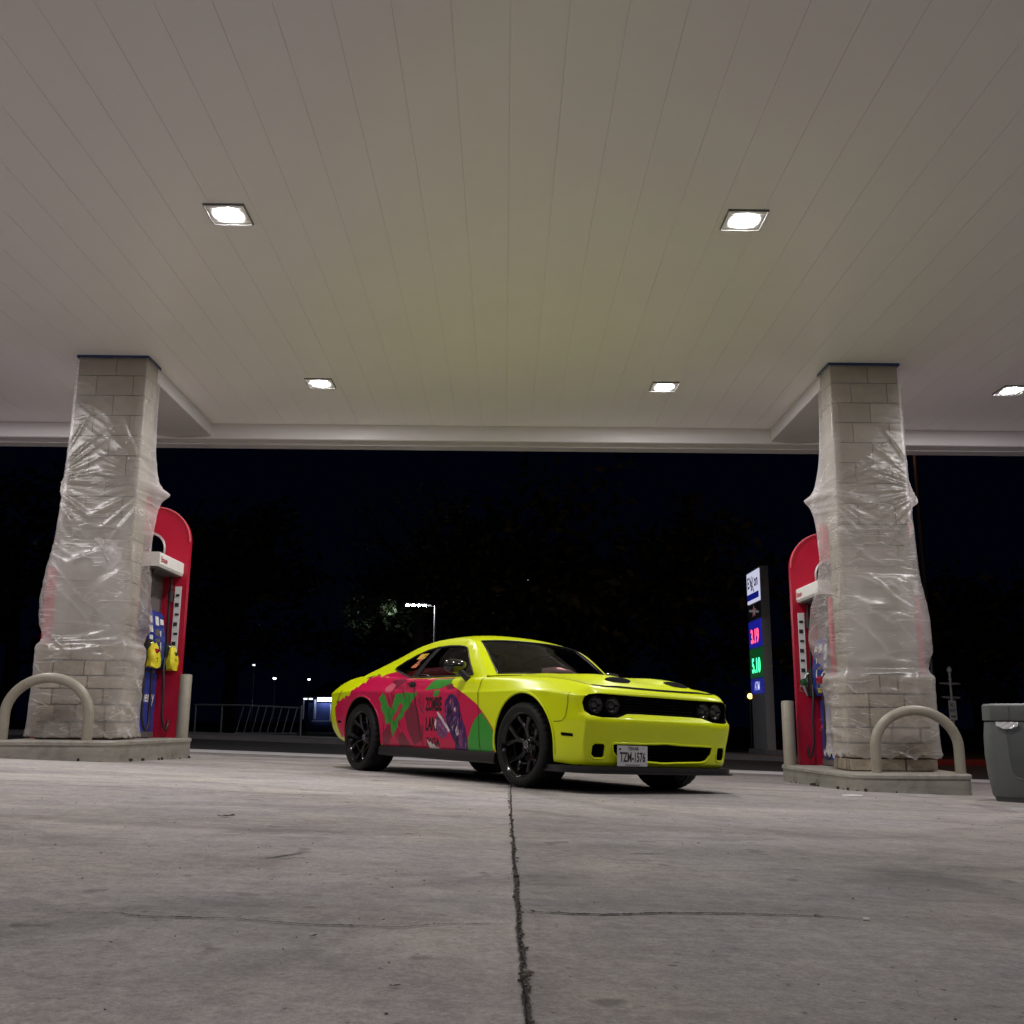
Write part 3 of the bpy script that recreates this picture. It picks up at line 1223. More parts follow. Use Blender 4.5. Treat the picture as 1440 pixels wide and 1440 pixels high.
bunch(COLX[0], 0.16, 2.27, 0.21, 0.17, 4, 'crumpled white plastic flap on the front of the left column')

# ------------------------------------------------------------------ guard hoops and bollards
def hoop(cx, y, zi, label):
    r0 = Vector((cx, y, zi))
    hw, h, rc = 0.455, 0.665, 0.40
    pts = [(-hw, 0, -0.01), (-hw, 0, 0.12), (-hw, 0, h - rc)]
    for k in range(1, 24):
        a = PI - PI * k / 24
        pts.append((hw * math.cos(a), 0, h - rc + rc * math.sin(a)))
    pts += [(hw, 0, h - rc), (hw, 0, 0.12), (hw, 0, -0.01)]
    mb = MB()
    mb.tube(pts, 0.055, 20)
    o = mb.build('guard_hoop', M_pipe, None, smooth=50)
    o.location = r0
    tag(o, label, 'guard rail', 'bent pipe guards on the islands')


hoop(-4.96, 11.06, ZI[0], 'tan bent pipe guard before the left wrapped column')
hoop(4.485, 11.06, ZI[1], 'tan bent pipe guard before the right wrapped column')


def bollard(x, y, zi, h, label):
    mb = MB()
    mb.lathe([(0.0, 0.0), (0.078, 0.0), (0.078, h - 0.012), (0.07, h), (0.0, h + 0.006)], 28)
    o = mb.build('bollard', M_pipe, None, smooth=40)
    o.location = (x, y, zi - 0.005)
    tag(o, label, 'bollard', 'tan pipe bollards on the islands')


bollard(-4.10, 13.02, ZI[0], 0.80, 'tan pipe bollard behind the left fuel pump')
bollard(3.62, 12.92, ZI[1], 0.80, 'tan pipe bollard left of the right fuel pump')

# ------------------------------------------------------------------ fuel dispensers (built facing +x, then turned)
def arch_poly(hw, z0, z1, r_):
    pts = [(-hw, z0), (hw, z0), (hw, z1 - r_)]
    for k in range(1, 12):
        a = k / 12 * PI / 2
        pts.append((hw - r_ + r_ * math.cos(a), z1 - r_ + r_ * math.sin(a)))
    pts.append((hw - r_, z1))
    pts.append((-hw + r_, z1))
    for k in range(1, 12):
        a = PI / 2 + k / 12 * PI / 2
        pts.append((-hw + r_ + r_ * math.cos(a), z1 - r_ + r_ * math.sin(a)))
    pts.append((-hw, z1 - r_))
    return pts


def ring_between(outer, inner, y0, y1):
    """frame-shaped prism between two polygons, in XZ, thick along y"""
    n = len(outer)
    v2, f2 = cdt(outer, 0.09, [inner])
    mb = MB()
    k = len(v2)
    mb.add([(x, y0, z) for x, z in v2] + [(x, y1, z) for x, z in v2], [tuple(f) for f in f2] + [tuple(i + k for i in f[::-1]) for f in f2])
    for lp in (outer, inner):
        d = densify(lp, 0.09)
        q = len(d)
        mb.add([(x, y0, z) for x, z in d] + [(x, y1, z) for x, z in d], [(i, (i + 1) % q, q + (i + 1) % q, q + i) for i in range(q)])
    return mb


def dispenser(i, sgn, label, bags):
    """sgn = +1 when the drive lane lies on +x. Local frame: x towards the lane, y along the island, z up from island top"""
    cx = (-4.83, 4.43)[i]
    r_ = tag(empty('fuel_pump', (cx, 12.5, ZI[i])), label, 'fuel pump', 'blue and red fuel pumps')
    S = sgn

    def sx(mb):
        mb.v = [(S * p[0], p[1], p[2]) for p in mb.v]
        return mb
    H = 2.14
    # cabinet with dark upper recess
    mb = MB()
    mb.box((0, 0.02, 1.06), (0.74, 0.86, 2.10), 0.01)
    sx(mb).build('cabinet', M_cabinet, r_, smooth=30)
    for q, sd in ((0, 1), (1, -1)):
        mb = MB()
        mb.box((sd * 0.382, 0.02, 0.44), (0.024, 0.80, 0.72), 0.006)
        sx(mb).build('base_panel', M_blue2, r_, smooth=30)
        mb = MB()
        mb.box((sd * 0.384, 0.02, 0.045), (0.026, 0.82, 0.066))
        sx(mb).build('kick_plate', M_cabinet, r_, smooth=None)
        # console
        mb = MB()
        prof = [(0.37, 0.82), (0.47, 0.86), (0.50, 0.98), (0.50, 1.22), (0.455, 1.52), (0.43, 1.56), (0.37, 1.56)]
        prof = [(sd * a, b) for a, b in prof]
        mb.prism(prof, -0.30, 0.30, 'xz')
        con = sx(mb).build('console', M_blue, r_, smooth=20)
        if sd == 1:
            def onface(y0, y1, z0, z1, material, nm, out=0.004):
                def fx(z):
                    return float(np.interp(z, [0.82, 0.86, 0.98, 1.22, 1.52, 1.56], [0.37, 0.47, 0.50, 0.50, 0.455, 0.43])) + out
                mb = MB()
                mb.add([(fx(z0), y0, z0), (fx(z0), y1, z0), (fx(z1), y1, z1), (fx(z1), y0, z1),
                        (fx(z0) - .02, y0, z0), (fx(z0) - .02, y1, z0), (fx(z1) - .02, y1, z1), (fx(z1) - .02, y0, z1)],
                       [(0, 1, 2, 3), (4, 7, 6, 5), (0, 4, 5, 1), (1, 5, 6, 2), (2, 6, 7, 3), (3, 7, 4, 0)])
                return sx(mb).build(nm, material, con, smooth=None)
            onface(-0.06, 0.10, 1.17, 1.33, M_screen, 'display')
            onface(-0.02, 0.09, 1.38, 1.49, M_sticker, 'card_label', 0.006)
            onface(-0.26, -0.14, 1.40, 1.48, M_sticker, 'price_label', 0.006)
            onface(-0.26, -0.14, 1.28, 1.36, M_sticker, 'price_label', 0.006)
            onface(-0.27, -0.16, 1.16, 1.24, M_sticker, 'price_label', 0.006)
            onface(0.15, 0.27, 1.40, 1.47, M_sticker, 'price_label', 0.006)
            onface(0.13, 0.16, 1.08, 1.32, M_sticker, 'button_strip', 0.006)
            onface(0.02, 0.07, 1.00, 1.06, mat('btn_white', (0.7, 0.7, 0.7), 0.4), 'button', 0.01)
            onface(0.09, 0.14, 1.00, 1.06, mat('btn_red', (0.5, 0.02, 0.02), 0.4), 'button', 0.01)
            onface(0.03, 0.15, 0.89, 0.95, mat('btn_yellow', (0.7, 0.6, 0.04), 0.4), 'button', 0.01)
    # white bonnet
    mb = MB()
    prof = [(-0.60, 2.06), (0.60, 2.06), (0.615, 2.09), (0.615, 2.22), (0.60, 2.235), (-0.60, 2.235), (-0.615, 2.22), (-0.615, 2.09)]
    mb.prism(prof, -0.46, 0.46, 'xz')
    bon = sx(mb).build('bonnet', M_white, r_, smooth=None)
    mb = MB()
    mb.box((0, 0, 2.052), (1.16, 0.86, 0.02))
    sx(mb).build('bonnet_underside', M_cabinet, bon, smooth=None)
    # red arch at the far end and its near twin by the column
    outer = arch_poly(0.67, 0.0, 2.98, 0.46)
    inner = arch_poly(0.33, 2.25, 2.62, 0.20)
    mb = ring_between(outer, inner, 0.46, 0.56)
    sx(mb).build('end_arch', M_red, r_, smooth=30)
    mb = MB()
    pts = [(x, 0.46, z) for x, z in arch_poly(0.345, 2.24, 2.635, 0.21)]
    mb.tube(pts + [pts[0]], 0.016, 8)
    sx(mb).build('arch_trim', mat('trim_grey', (0.5, 0.48, 0.48), 0.35, metal=0.6), r_, smooth=40)
    mb = MB()
    op = [(x, 0.459, z) for x, z in outer[2:]]
    mb.tube(op, 0.011, 8)
    sx(mb).build('arch_edge', mat('edge_red', (0.55, 0.10, 0.12), 0.3), r_, smooth=40)
    k_ = 0.40 if i == 0 else 0.50
    o_ = -0.70 if i == 0 else -0.60
    near = [(o_, 0.0), (k_, 0.0), (k_, 2.02), (0.32, 2.03), (0.32, 2.58), (k_ - .02, 2.66), (k_ + .05, 2.90), (0.30, 3.0), (-0.46, 3.0), (-0.58, 2.90), (-0.50, 2.66), (-0.37, 2.52), (-0.37, 2.03), (o_, 2.02)]
    mb = MB()
    mb.prism(near, -0.53, -0.44, 'xz')
    sx(mb).build('end_arch', mat('pump_red_near', (0.62, 0.008, 0.05), 0.4), r_, smooth=None)
    # sticker sheet on the arch by the hose
    mb = MB()
    mb.box((0.57, 0.452, 1.45), (0.085, 0.008, 0.95), 0.002)
    for k in range(7):
        mb.box((0.57 + rnd.uniform(-.01, .01), 0.446, 1.06 + k * 0.125), (0.05, 0.004, 0.03 + 0.02 * (k % 2)), mi=1)
    sx(mb).build('notice_strip', [M_sticker, M_blackplastic], r_, smooth=None)
    # hoses and nozzles on the lane side
    for hy, hx in ((-0.30, 0.49), (0.38, 0.50)):
        ho = []
        top = Vector((hx, hy, 2.04))
        for z in (2.04, 1.9, 1.7, 1.5, 1.3, 1.12, 1.0):
            ho.append((hx + 0.015 * math.sin(z * 3), hy + 0.02 * (2.04 - z), z))
        mb = MB()
        mb.tube(ho, 0.015, 10)
        hs = sx(mb).build('hose', M_black, r_, smooth=50)
        mb = MB()
        mb.tube([(hx, hy, 1.86), (hx, hy, 1.72)], 0.032, 12)
        mb.tube([(hx, hy, 1.93), (hx, hy, 1.88)], 0.022, 12)
        sx(mb).build('breakaway', M_blackplastic, hs, smooth=40)
        # loop below the nozzle
        lp = []
        for k in range(25):
            a = -PI / 2 * 0 + k / 24 * PI
            lp.append((hx + 0.05 + 0.02 * math.sin(a), hy + 0.12 * math.cos(a) - 0.02, 0.30 - 0.22 * math.sin(a) * 0.9))
        lp = [(hx + 0.045, hy + 0.10, 0.86), (hx + 0.05, hy + 0.10, 0.6)] + lp + [(hx + 0.05, hy - 0.14, 0.6), (hx + 0.02, hy - 0.12, 0.85), (hx, hy - 0.04, 1.0)]
        mb = MB()
        mb.tube(chaikin(lp, 1), 0.0145, 10)
        sx(mb).build('hose', M_black, r_, smooth=50)
        # holster and nozzle
        mb = MB()
        mb.box((0.46, hy + 0.06, 1.02), (0.12, 0.13, 0.34), 0.02)
        sx(mb).build('holster', M_blackplastic, r_, smooth=30)
        nz = MB()
        nz.tube([(hx + 0.03, hy + 0.08, 0.86), (hx + 0.06, hy + 0.07, 0.94), (hx + 0.085, hy + 0.06, 1.03)], [0.02, 0.028, 0.03], 12)
        nz.tube([(hx + 0.085, hy + 0.06, 1.03), (hx + 0.05, hy + 0.05, 1.12), (hx - 0.02, hy + 0.03, 1.17)], [0.022, 0.014, 0.012], 10)
        nz.tube([(hx + 0.045, hy + 0.09, 0.90), (hx + 0.13, hy + 0.08, 0.93), (hx + 0.12, hy + 0.07, 1.0)], 0.006, 8)
        nzo = sx(nz).build('nozzle', M_steel, r_, smooth=40)
        mb = MB()
        mb.box((hx + 0.085, hy + 0.06, 1.035), (0.075, 0.10, 0.085), 0.02, Matrix.Rotation(0.35, 4, 'Y'))
        sx(mb).build('grip_cover', M_green if hy > 0 else M_red, nzo, smooth=40)
        if bags:
            mb = MB()
            vs, fs = [], []
            for j in range(9):
                t = j / 8
                wd = (0.045 + 0.075 * math.sin(min(1, t * 1.25) * PI * 0.62))
                for k in range(18):
                    a = 2 * PI * k / 18
                    q = 1 + 0.22 * noise.noise(Vector((math.cos(a) * 1.6, math.sin(a) * 1.6, t * 3 + hy)))
                    vs.append((S * (hx + 0.06 + 0.65 * wd * q * math.cos(a)), hy + 0.06 + wd * q * math.sin(a) + 0.03 * t, 1.14 - 0.29 * t + 0.015 * math.sin(a * 3)))
            for j in range(8):
                for k in range(18):
                    fs.append((j * 18 + k, j * 18 + (k + 1) % 18, (j + 1) * 18 + (k + 1) % 18, (j + 1) * 18 + k))
            fs.append(tuple(range(18)))
            fs.append(tuple(8 * 18 + k for k in range(18)))
            mb.add(vs, fs)
            rr = random.Random(int(hy * 100))
            for k in range(12):
                yy, zz = hy + 0.07 + rr.uniform(-.06, .06), 1.0 + rr.uniform(-.09, .09)
                mb.box((S * (hx + 0.128), yy, zz), (0.006, rr.uniform(.012, .03), 0.012), 0, Matrix.Rotation(rr.uniform(-.6, .6), 4, 'X'), mi=1)
            bo = mb.build('nozzle_bag', [M_yellowbag, M_blackplastic], None, smooth=40)
            bo.location = r_.location
            tag(bo, 'yellow out-of-use bag over the front nozzle of the left pump' if hy < 0 else 'yellow out-of-use bag over the rear nozzle, beside the bollard', 'nozzle bag', 'yellow bags over the nozzles')
    # lettering on the lane-side panel (reads along the island)
    ux = Vector((0, S, 0))
    uy = Vector((0, 0, 1))
    lettering('Synergy', 0.20, (S * 0.398, S * 0.06, 0.50), ux, uy, M_letter, r_, xs=0.92, thick=0.003)
    lettering('Exxon', 0.085, (S * 0.398, (-0.27 if S > 0 else 0.25), 0.16), ux, uy, M_letter, r_, thick=0.002)
    lettering('Exxon', 0.09, (S * 0.618, (-0.30 if S > 0 else 0.32), 2.15), ux, uy, mat('letter_red', (0.45, 0.02, 0.03), 0.5), bon, thick=0.002)
    # round emblem of strokes left of the word
    mb = MB()
    for k in range(7):
        a0 = k / 7 * 2 * PI
        yc, zc = (-0.36 if S > 0 else 0.43), 0.49
        pts = [(0.399, 0.0, 0.0)]
        q = []
        for t in range(6):
            a = a0 + t * 0.16
            rad = 0.03 + 0.010 * t
            q.append((0.399 * S, yc * 1.0 + rad * math.cos(a), zc + rad * math.sin(a)))
        mb.tube(q, [0.002 + 0.0012 * t for t in range(6)], 6)
    mb.build('emblem', mat('emblem_red', (0.5, 0.05, 0.10), 0.5), r_, smooth=None)
    return r_


dispenser(0, 1, 'blue and red fuel pump behind the left column, yellow bags on its nozzles', True)
dispenser(1, -1, 'blue and red fuel pump behind the right column, red and green nozzles', False)

# ------------------------------------------------------------------ litter bin
def litter_bin():
    loc = (5.06, 9.85, gz(5.06, 9.85))
    r_ = tag(empty('litter_bin', loc, R(-28)), 'grey moulded plastic litter bin cut off at the right edge', 'bin')

    def rr_(hw, rad, n=6):
        pts = []
        for cx_, cy_, a0 in ((1, 1, 0), (-1, 1, 90), (-1, -1, 180), (1, -1, 270)):
            for k in range(n + 1):
                a = R(a0 + 90 * k / n)
                pts.append((cx_ * (hw - rad) + rad * math.cos(a), cy_ * (hw - rad) + rad * math.sin(a)))
        return pts

    def loft(levels, cap=True):
        mb = MB()
        vs, fs = [], []
        n = 0
        for hw, rad, z in levels:
            lp = rr_(hw, rad)
            n = len(lp)
            vs += [(x, y, z) for x, y in lp]
        for j in range(len(levels) - 1):
            for i in range(n):
                fs.append((j * n + i, j * n + (i + 1) % n, (j + 1) * n + (i + 1) % n, (j + 1) * n + i))
        if cap:
            fs.append(tuple(range(n))[::-1])
            fs.append(tuple((len(levels) - 1) * n + i for i in range(n)))
        mb.add(vs, fs)
        return mb
    loft([(0.295, 0.07, 0.0), (0.305, 0.07, 0.05), (0.305, 0.07, 0.055)]).build('base', M_bin2, r_, smooth=40)
    loft([(0.315, 0.07, 0.055), (0.325, 0.07, 0.08), (0.35, 0.075, 0.26), (0.362, 0.08, 0.45), (0.358, 0.08, 0.62), (0.345, 0.08, 0.745), (0.33, 0.08, 0.75)]).build('body', M_bin, r_, smooth=40)
    loft([(0.335, 0.08, 0.752), (0.352, 0.08, 0.76), (0.356, 0.08, 0.765), (0.354, 0.08, 0.90), (0.340, 0.08, 0.915), (0.26, 0.06, 0.922)]).build('hood', M_bin, r_, smooth=40)
    # recessed panel outline on the front face and the bag tucked under the hood
    mb = MB()
    pts = []
    for x, z in [(-0.16, 0.72), (-0.155, 0.45), (-0.14, 0.27), (-0.09, 0.225), (0.0, 0.22), (0.09, 0.225), (0.14, 0.27), (0.155, 0.45), (0.16, 0.72)]:
        hw = float(np.interp(z, [0.08, 0.26, 0.45, 0.62, 0.745], [0.325, 0.35, 0.362, 0.358, 0.345]))
        pts.append((x, -hw - 0.002, z))
    mb.tube(chaikin(pts, 2), 0.007, 8)
    mb.build('panel_moulding', M_bin, r_, smooth=40)
    mb = MB()
    fill = [(p[0], p[2]) for p in chaikin(pts, 2)]
    v2, f2 = cdt(fill, 0.06)
    mb.add([(x, -float(np.interp(z, [0.08, 0.26, 0.45, 0.62, 0.745], [0.325, 0.35, 0.362, 0.358, 0.345])) - 0.0035, z) for x, z in v2], f2)
    mb.build('front_panel', M_bin2, r_, smooth=60, recalc=False)
    mb = MB()
    vs, fs = [], []
    for j in range(6):
        for k in range(20):
            u = k / 19
            vs.append((-0.24 + 0.19 * u, -0.362 - 0.012 * abs(math.sin(u * 9 + j)) - 0.004 * j, 0.748 - 0.011 * j * (0.6 + 0.6 * math.sin(u * PI)) + 0.006 * noise.noise(Vector((u * 8, j, 2)))))
    for j in range(5):
        for k in range(19):
            fs.append((j * 20 + k, j * 20 + k + 1, (j + 1) * 20 + k + 1, (j + 1) * 20 + k))
    mb.add(vs, fs)
    mb.build('bag_edge', mat('bag_clear', (0.5, 0.5, 0.52), 0.15), r_, smooth=60, recalc=False)
    mb = MB()
    mb.box((-0.12, -0.3565, 0.835), (0.006, 0.008, 0.13))
    mb.build('hood_seam', M_bin2, r_, smooth=None)


litter_bin()

# ------------------------------------------------------------------ the car (local frame: x forward, y to its left, z up)
M_paint = mat('lime_paint', (0.71, 0.83, 0.0), 0.34, coat=0.30, spec=0.35)
M_art_red = mat('wrap_red', (0.58, 0.004, 0.070), 0.33, coat=0.15, spec=0.4)
M_art_green = mat('wrap_green', (0.035, 0.30, 0.030), 0.35, coat=0.15, spec=0.4)
M_art_maroon = mat('wrap_maroon', (0.20, 0.008, 0.035), 0.35, coat=0.15)
M_art_pink = mat('wrap_pink', (0.62, 0.10, 0.16), 0.35, coat=0.15)
M_art_purple = mat('wrap_purple', (0.045, 0.010, 0.10), 0.35, coat=0.15, var=0.7, vscale=14)
M_art_violet = mat('wrap_violet', (0.17, 0.045, 0.15), 0.35, coat=0.15, var=0.5, vscale=20)
M_art_white = mat('wrap_white', (0.72, 0.62, 0.62), 0.4)
M_art_black = mat('wrap_black', (0.012, 0.006, 0.008), 0.4)
M_art_yellow = mat('wrap_gold', (0.72, 0.42, 0.06), 0.4)
M_art_orange = mat('wrap_orange', (0.70, 0.22, 0.10), 0.4)
M_inner = mat('car_inner_black', (0.004, 0.004, 0.0043), 0.9, spec=0.1)
M_trim = mat('car_trim_black', (0.014, 0.014, 0.015), 0.35)
M_chrome = mat('dark_chrome', (0.5, 0.5, 0.52), 0.18, metal=1.0)
M_tyre = mat('tyre_rubber', (0.008, 0.008, 0.0083), 0.6, spec=0.3, bump=0.15, bscale=120)
M_rim = mat('rim_black', (0.005, 0.005, 0.0055), 0.14, coat=0.1, spec=0.4)
M_glass = glass_mat('car_glass', (0.50, 0.53, 0.52), rough=0.03)
M_glassdk = glass_mat('tinted_glass', (0.07, 0.075, 0.08))
M_lampglass = glass_mat('lamp_glass', (0.75, 0.76, 0.76))
M_seam = mat('panel_gap', (0.03, 0.035, 0.004), 0.8)
M_seamr = mat('panel_gap_dark', (0.035, 0.008, 0.008), 0.8)

AXF, AXR = 1.51, -1.48
cyaw = R(-54.8)
cn = Vector((-GX, -GY, 1)).normalized()
cf = Vector((math.cos(cyaw), math.sin(cyaw), 0))
cf = (cf - cn * cf.dot(cn)).normalized()
cl = cn.cross(cf)
cm = Matrix.Identity(4)
for i in range(3):
    cm[i][0], cm[i][1], cm[i][2] = cf[i], cl[i], cn[i]
cm[0][3], cm[1][3], cm[2][3] = 0.028, 10.58, gz(0.028, 10.58)
car = bpy.data.objects.new('coupe', None)
COL.objects.link(car)
car.matrix_world = cm
tag(car, 'lime yellow coupe with a red and green wrap on its doors', 'car')

# --- lower body: cross-sections along x
T_yc = pchip([-2.58, -2.50, -2.38, -2.15, -1.80, -1.48, -1.10, -0.80, -0.40, 0, 0.4, 0.8, 1.1, 1.5, 1.8, 2.05, 2.2, 2.30, 2.36, 2.385],
             [.82, .865, .90, .938, .962, .968, .955, .938, .925, .922, .922, .925, .932, .942, .942, .932, .918, .90, .875, .85])
T_zc = pchip([-2.58, -2.2, -1.48, -0.8, 0, 0.8, 1.5, 1.9, 2.2, 2.385], [.84, .85, .855, .845, .83, .82, .82, .81, .79, .765])
T_zs = pchip([-2.58, -2.5, -2.3, -2.0, -1.7, -1.48, -1.2, -0.9, -0.5, 0, 0.5, 0.8, 1.1, 1.5, 1.8, 2.05, 2.2, 2.30, 2.385],
             [.90, .94, .978, 1.015, 1.035, 1.035, 1.02, .995, .972, .963, .962, .962, .958, .945, .925, .90, .877, .855, .80])
T_ys = pchip([-2.58, -2.3, -1.9, -1.48, -1.1, -0.6, 0, 0.5, 0.9, 1.2, 1.5, 1.9, 2.2, 2.385], [.74, .79, .83, .845, .855, .868, .872, .872, .865, .85, .835, .82, .805, .79])
T_zt = lerp_tab([(-2.58, 0.93), (-2.50, 0.995), (-2.42, 1.02), (-2.1, 1.05), (-1.86, 1.075), (-1.74, 0.94), (0.66, 0.93), (0.86, 0.945), (0.97, 1.003), (1.2, 1.005), (1.5, 0.985), (1.8, 0.955), (2.05, 0.922), (2.2, 0.892), (2.30, 0.862), (2.36, 0.835), (2.385, 0.808)])
T_zb = lerp_tab([(-2.58, .42), (-2.45, .36), (-2.2, .32), (-1.9, .27), (-1.0, .255), (1.0, .245), (1.9, .225), (2.30, .205), (2.36, .215), (2.385, .245)])
T_ym = pchip([-2.58, -2.4, -2.0, -1.48, -0.9, 0, 0.9, 1.5, 2.0, 2.2, 2.385], [.80, .885, .935, .95, .918, .905, .912, .938, .925, .905, .845])
T_yl = pchip([-2.58, -2.4, -2.0, -1.48, -0.9, 0, 0.9, 1.5, 2.0, 2.2, 2.385], [.72, .83, .885, .905, .895, .89, .895, .91, .895, .875, .82])


def bow_y(y):
    t = abs(y) / 0.9
    return 0.024 * t * t + 0.020 * t ** 4 + 0.095 * t ** 10


P_nose = lerp_tab([(.10, -.05), (.20, -.035), (.30, -.03), (.40, -.015), (.50, .012), (.56, .026), (.595, .030), (.615, .012), (.64, -.015), (.72, -.022), (.79, -.012), (.83, 0.0), (.9, 0)])
P_tail = lerp_tab([(.3, .10), (.42, .03), (.55, -.025), (.7, -.01), (.9, 0), (1.1, 0)])


def sstep(a, b, x):
    t = min(1, max(0, (x - a) / (b - a)))
    return t * t * (3 - 2 * t)


def warp(x, y, z):
    if x > 1.5:
        return x - 0.055 * sstep(1.60, 2.385, x) - bow_y(y) * sstep(1.55, 2.385, x) + P_nose(z) * sstep(2.12, 2.385, x)
    if x < -1.9:
        return x + bow_y(y) * 0.8 * sstep(-1.95, -2.58, x) * 1.0 + P_tail(z) * sstep(-2.2, -2.58, x)
    return x


def bump_hood(x, y):
    """raised centre of the hood and two forward-facing scoops"""
    h = 0.0
    if 0.85 < x < 2.36:
        h += 0.014 * (1 - sstep(0.46, 0.60, abs(y))) * sstep(0.85, 1.0, x) * (1 - sstep(2.2, 2.34, x))
        for s in (-1, 1):
            yy = (abs(y) - 0.335)
            if y * s > 0:
                h += 0.032 * math.exp(-(yy / 0.16) ** 4) * (1 - sstep(2.11, 2.20, x)) * sstep(1.3, 2.0, x)
    return h


def section(x):
    zb, yl, ym, yc, zc, zs, ys, zt = T_zb(x), T_yl(x), T_ym(x), T_yc(x), T_zc(x), T_zs(x), T_ys(x), T_zt(x)
    zl = max(zb + 0.10, 0.34)
    k = [(0, zb), (yl - 0.16, zb), (yl - 0.03, zb), (yl, zb + 0.035), ((yl + ym) / 2 + 0.006, (zb + 0.55) / 2 - 0.02), (ym, 0.56), ((ym + yc) / 2 + 0.001, (0.56 + zc) / 2), (yc - 0.003, zc - 0.022), (yc, zc - 0.003), (yc - 0.012, zc + 0.014),
         ((yc + ys) / 2 + 0.002, (zc + zs) / 2 - 0.005), (ys + 0.012, zs - 0.022), (ys - 0.035, zs + 0.003), (ys - 0.12, zs + (zt - zs) * 0.30), (0.52, zs + (zt - zs) * 0.72), (0.34, zs + (zt - zs) * 0.92), (0, zt)]
    return chaikin(k, 2)


xs_ = sorted(set([round(v, 4) for v in list(np.linspace(-2.58, 2.30, 118)) + [-2.565, -2.545, -2.52, 2.10, 2.115, 2.13, 2.145, 2.155, 2.165, 2.175, 2.185, 2.195, 2.21, 2.32, 2.335, 2.35, 2.362, 2.372, 2.380, 2.385]]))
secs = []
for x in xs_:
    h = section(x)
    if x > 2.3:      # round the nose edges over
        pass
    full = [(y, z) for y, z in h] + [(-y, z) for y, z in h[::-1][1:-1]]
    secs.append([(x, y, z) for y, z in full])
n = len(secs[0])
vs = [p for s_ in secs for p in s_]
fs = []
for j in range(len(secs) - 1):
    for i in range(n):
        fs.append((j * n + i, j * n + (i + 1) % n, (j + 1) * n + (i + 1) % n, (j + 1) * n + i))
for (sec_, flip, dx) in ((secs[0], True, -0.012), (secs[-1], False, 0.008)):
    zc_ = sum(p[2] for p in sec_) / n
    prev = (0 if flip else (len(secs) - 1) * n)
    for q, sc in enumerate([0.985, 0.96] + list(np.linspace(0.93, 0.03, 30))):
        st = len(vs)
        vs += [(p[0] + dx * (1 - (sc) ** 2) ** 0.5, p[1] * sc, zc_ + (p[2] - zc_) * sc) for p in sec_]
        for i in range(n):
            a, b = prev + i, prev + (i + 1) % n
            c, d = st + (i + 1) % n, st + i
            fs.append((a, b, c, d) if not flip else (b, a, d, c))
        prev = st
    vs.append((sec_[0][0] + dx, 0, zc_))
    for i in range(n):
        a, b = prev + i, prev + (i + 1) % n
        fs.append((a, b, len(vs) - 1) if not flip else (b, a, len(vs) - 1))
out = []
for (x, y, z) in vs:
    zz = z
    if z > 0.7:
        zz = z + bump_hood(x, y) * (1 if z > T_zs(x) - 0.005 else 0)
    out.append((warp(x, y, z), y, zz))
mb = MB()
mb.add(out, fs)
body_me = mb.mesh('body')
body_me.materials.append(M_paint)
body_me.materials.append(M_inner)


def cutter(poly, axis, a, b, bowed=False, step=0.05):
    """closed prism used to cut an opening; every face gets the inner material"""
    d = densify(poly, step)
    v2, f2 = cdt(d, 0.5)
    v2n = len(v2)
    V, F = [], []
    def put(u, v_, h):
        if axis == 'x':
            return (h - (bow_y(u) if bowed else 0), u, v_)
        if axis == 'y':
            return (u, h, v_)
        return (u, v_, h)
    for h in (a, b):
        V += [put(u, v_, h) for u, v_ in v2]
    F += [tuple(f) for f in f2] + [tuple(i + v2n for i in f[::-1]) for f in f2]
    # match the loop points by position
    idx = {}
    for i, (u, v_) in enumerate(v2):
        idx[(round(u, 5), round(v_, 5))] = i
    lp = [idx[(round(u, 5), round(v_, 5))] for u, v_ in d]
    for i in range(len(lp)):
        p, q = lp[i], lp[(i + 1) % len(lp)]
        F.append((p, q, q + v2n, p + v2n))
    c = MB()
    c.add(V, F)
    me = c.mesh('cutter')
    me.materials.append(M_paint)
    me.materials.append(M_inner)
    me.polygons.foreach_set('material_index', [1] * len(me.polygons))
    o = bpy.data.objects.new('cutter', me)
    COL.objects.link(o)
    return o


def circle(cx, cy, r, n=48):
    return [(cx + r * math.cos(2 * PI * k / n), cy + r * math.sin(2 * PI * k / n)) for k in range(n)]


ARCH_F, ARCH_R = 0.425, 0.42
arch_f = [(p[0], p[1]) for p in circle(AXF, 0.372, ARCH_F)]
arch_r = [(p[0], p[1]) for p in circle(AXR, 0.372, ARCH_R)]
GRILLE = [(0, .792), (.3, .792), (.55, .794), (.72, .796), (.80, .788), (.835, .765), (.845, .72), (.835, .655), (.80, .618), (.72, .603), (.56, .606), (.50, .622), (.44, .640), (.3, .644), (0, .644)]
GRILLE = [(y, z) for y, z in GRILLE] + [(-y, z) for y, z in GRILLE[::-1][1:-1]]
LOWER = [(0, .402), (.4, .402), (.56, .400), (.575, .385), (.56, .33), (.50, .275), (.44, .262), (.2, .258), (0, .258)]
LOWER = [(y, z) for y, z in LOWER] + [(-y, z) for y, z in LOWER[::-1][1:-1]]
SIDEIN = [(.675, .392), (.745, .392), (.765, .375), (.768, .31), (.745, .285), (.675, .285), (.66, .30), (.66, .378)]
cuts = []
for s in (-1, 1):
    cuts.append(cutter(arch_f, 'y', s * 0.58, s * 1.2))
    cuts.append(cutter(arch_r, 'y', s * 0.58, s * 1.2))
    cuts.append(cutter([(y * s, z) for y, z in SIDEIN], 'x', 2.15, 2.7, True))
cuts.append(cutter(GRILLE, 'x', 2.205, 2.7, True, 0.05))
cuts.append(cutter(LOWER, 'x', 2.15, 2.7, True, 0.05))
body = bpy.data.objects.new('body', body_me)
COL.objects.link(body)
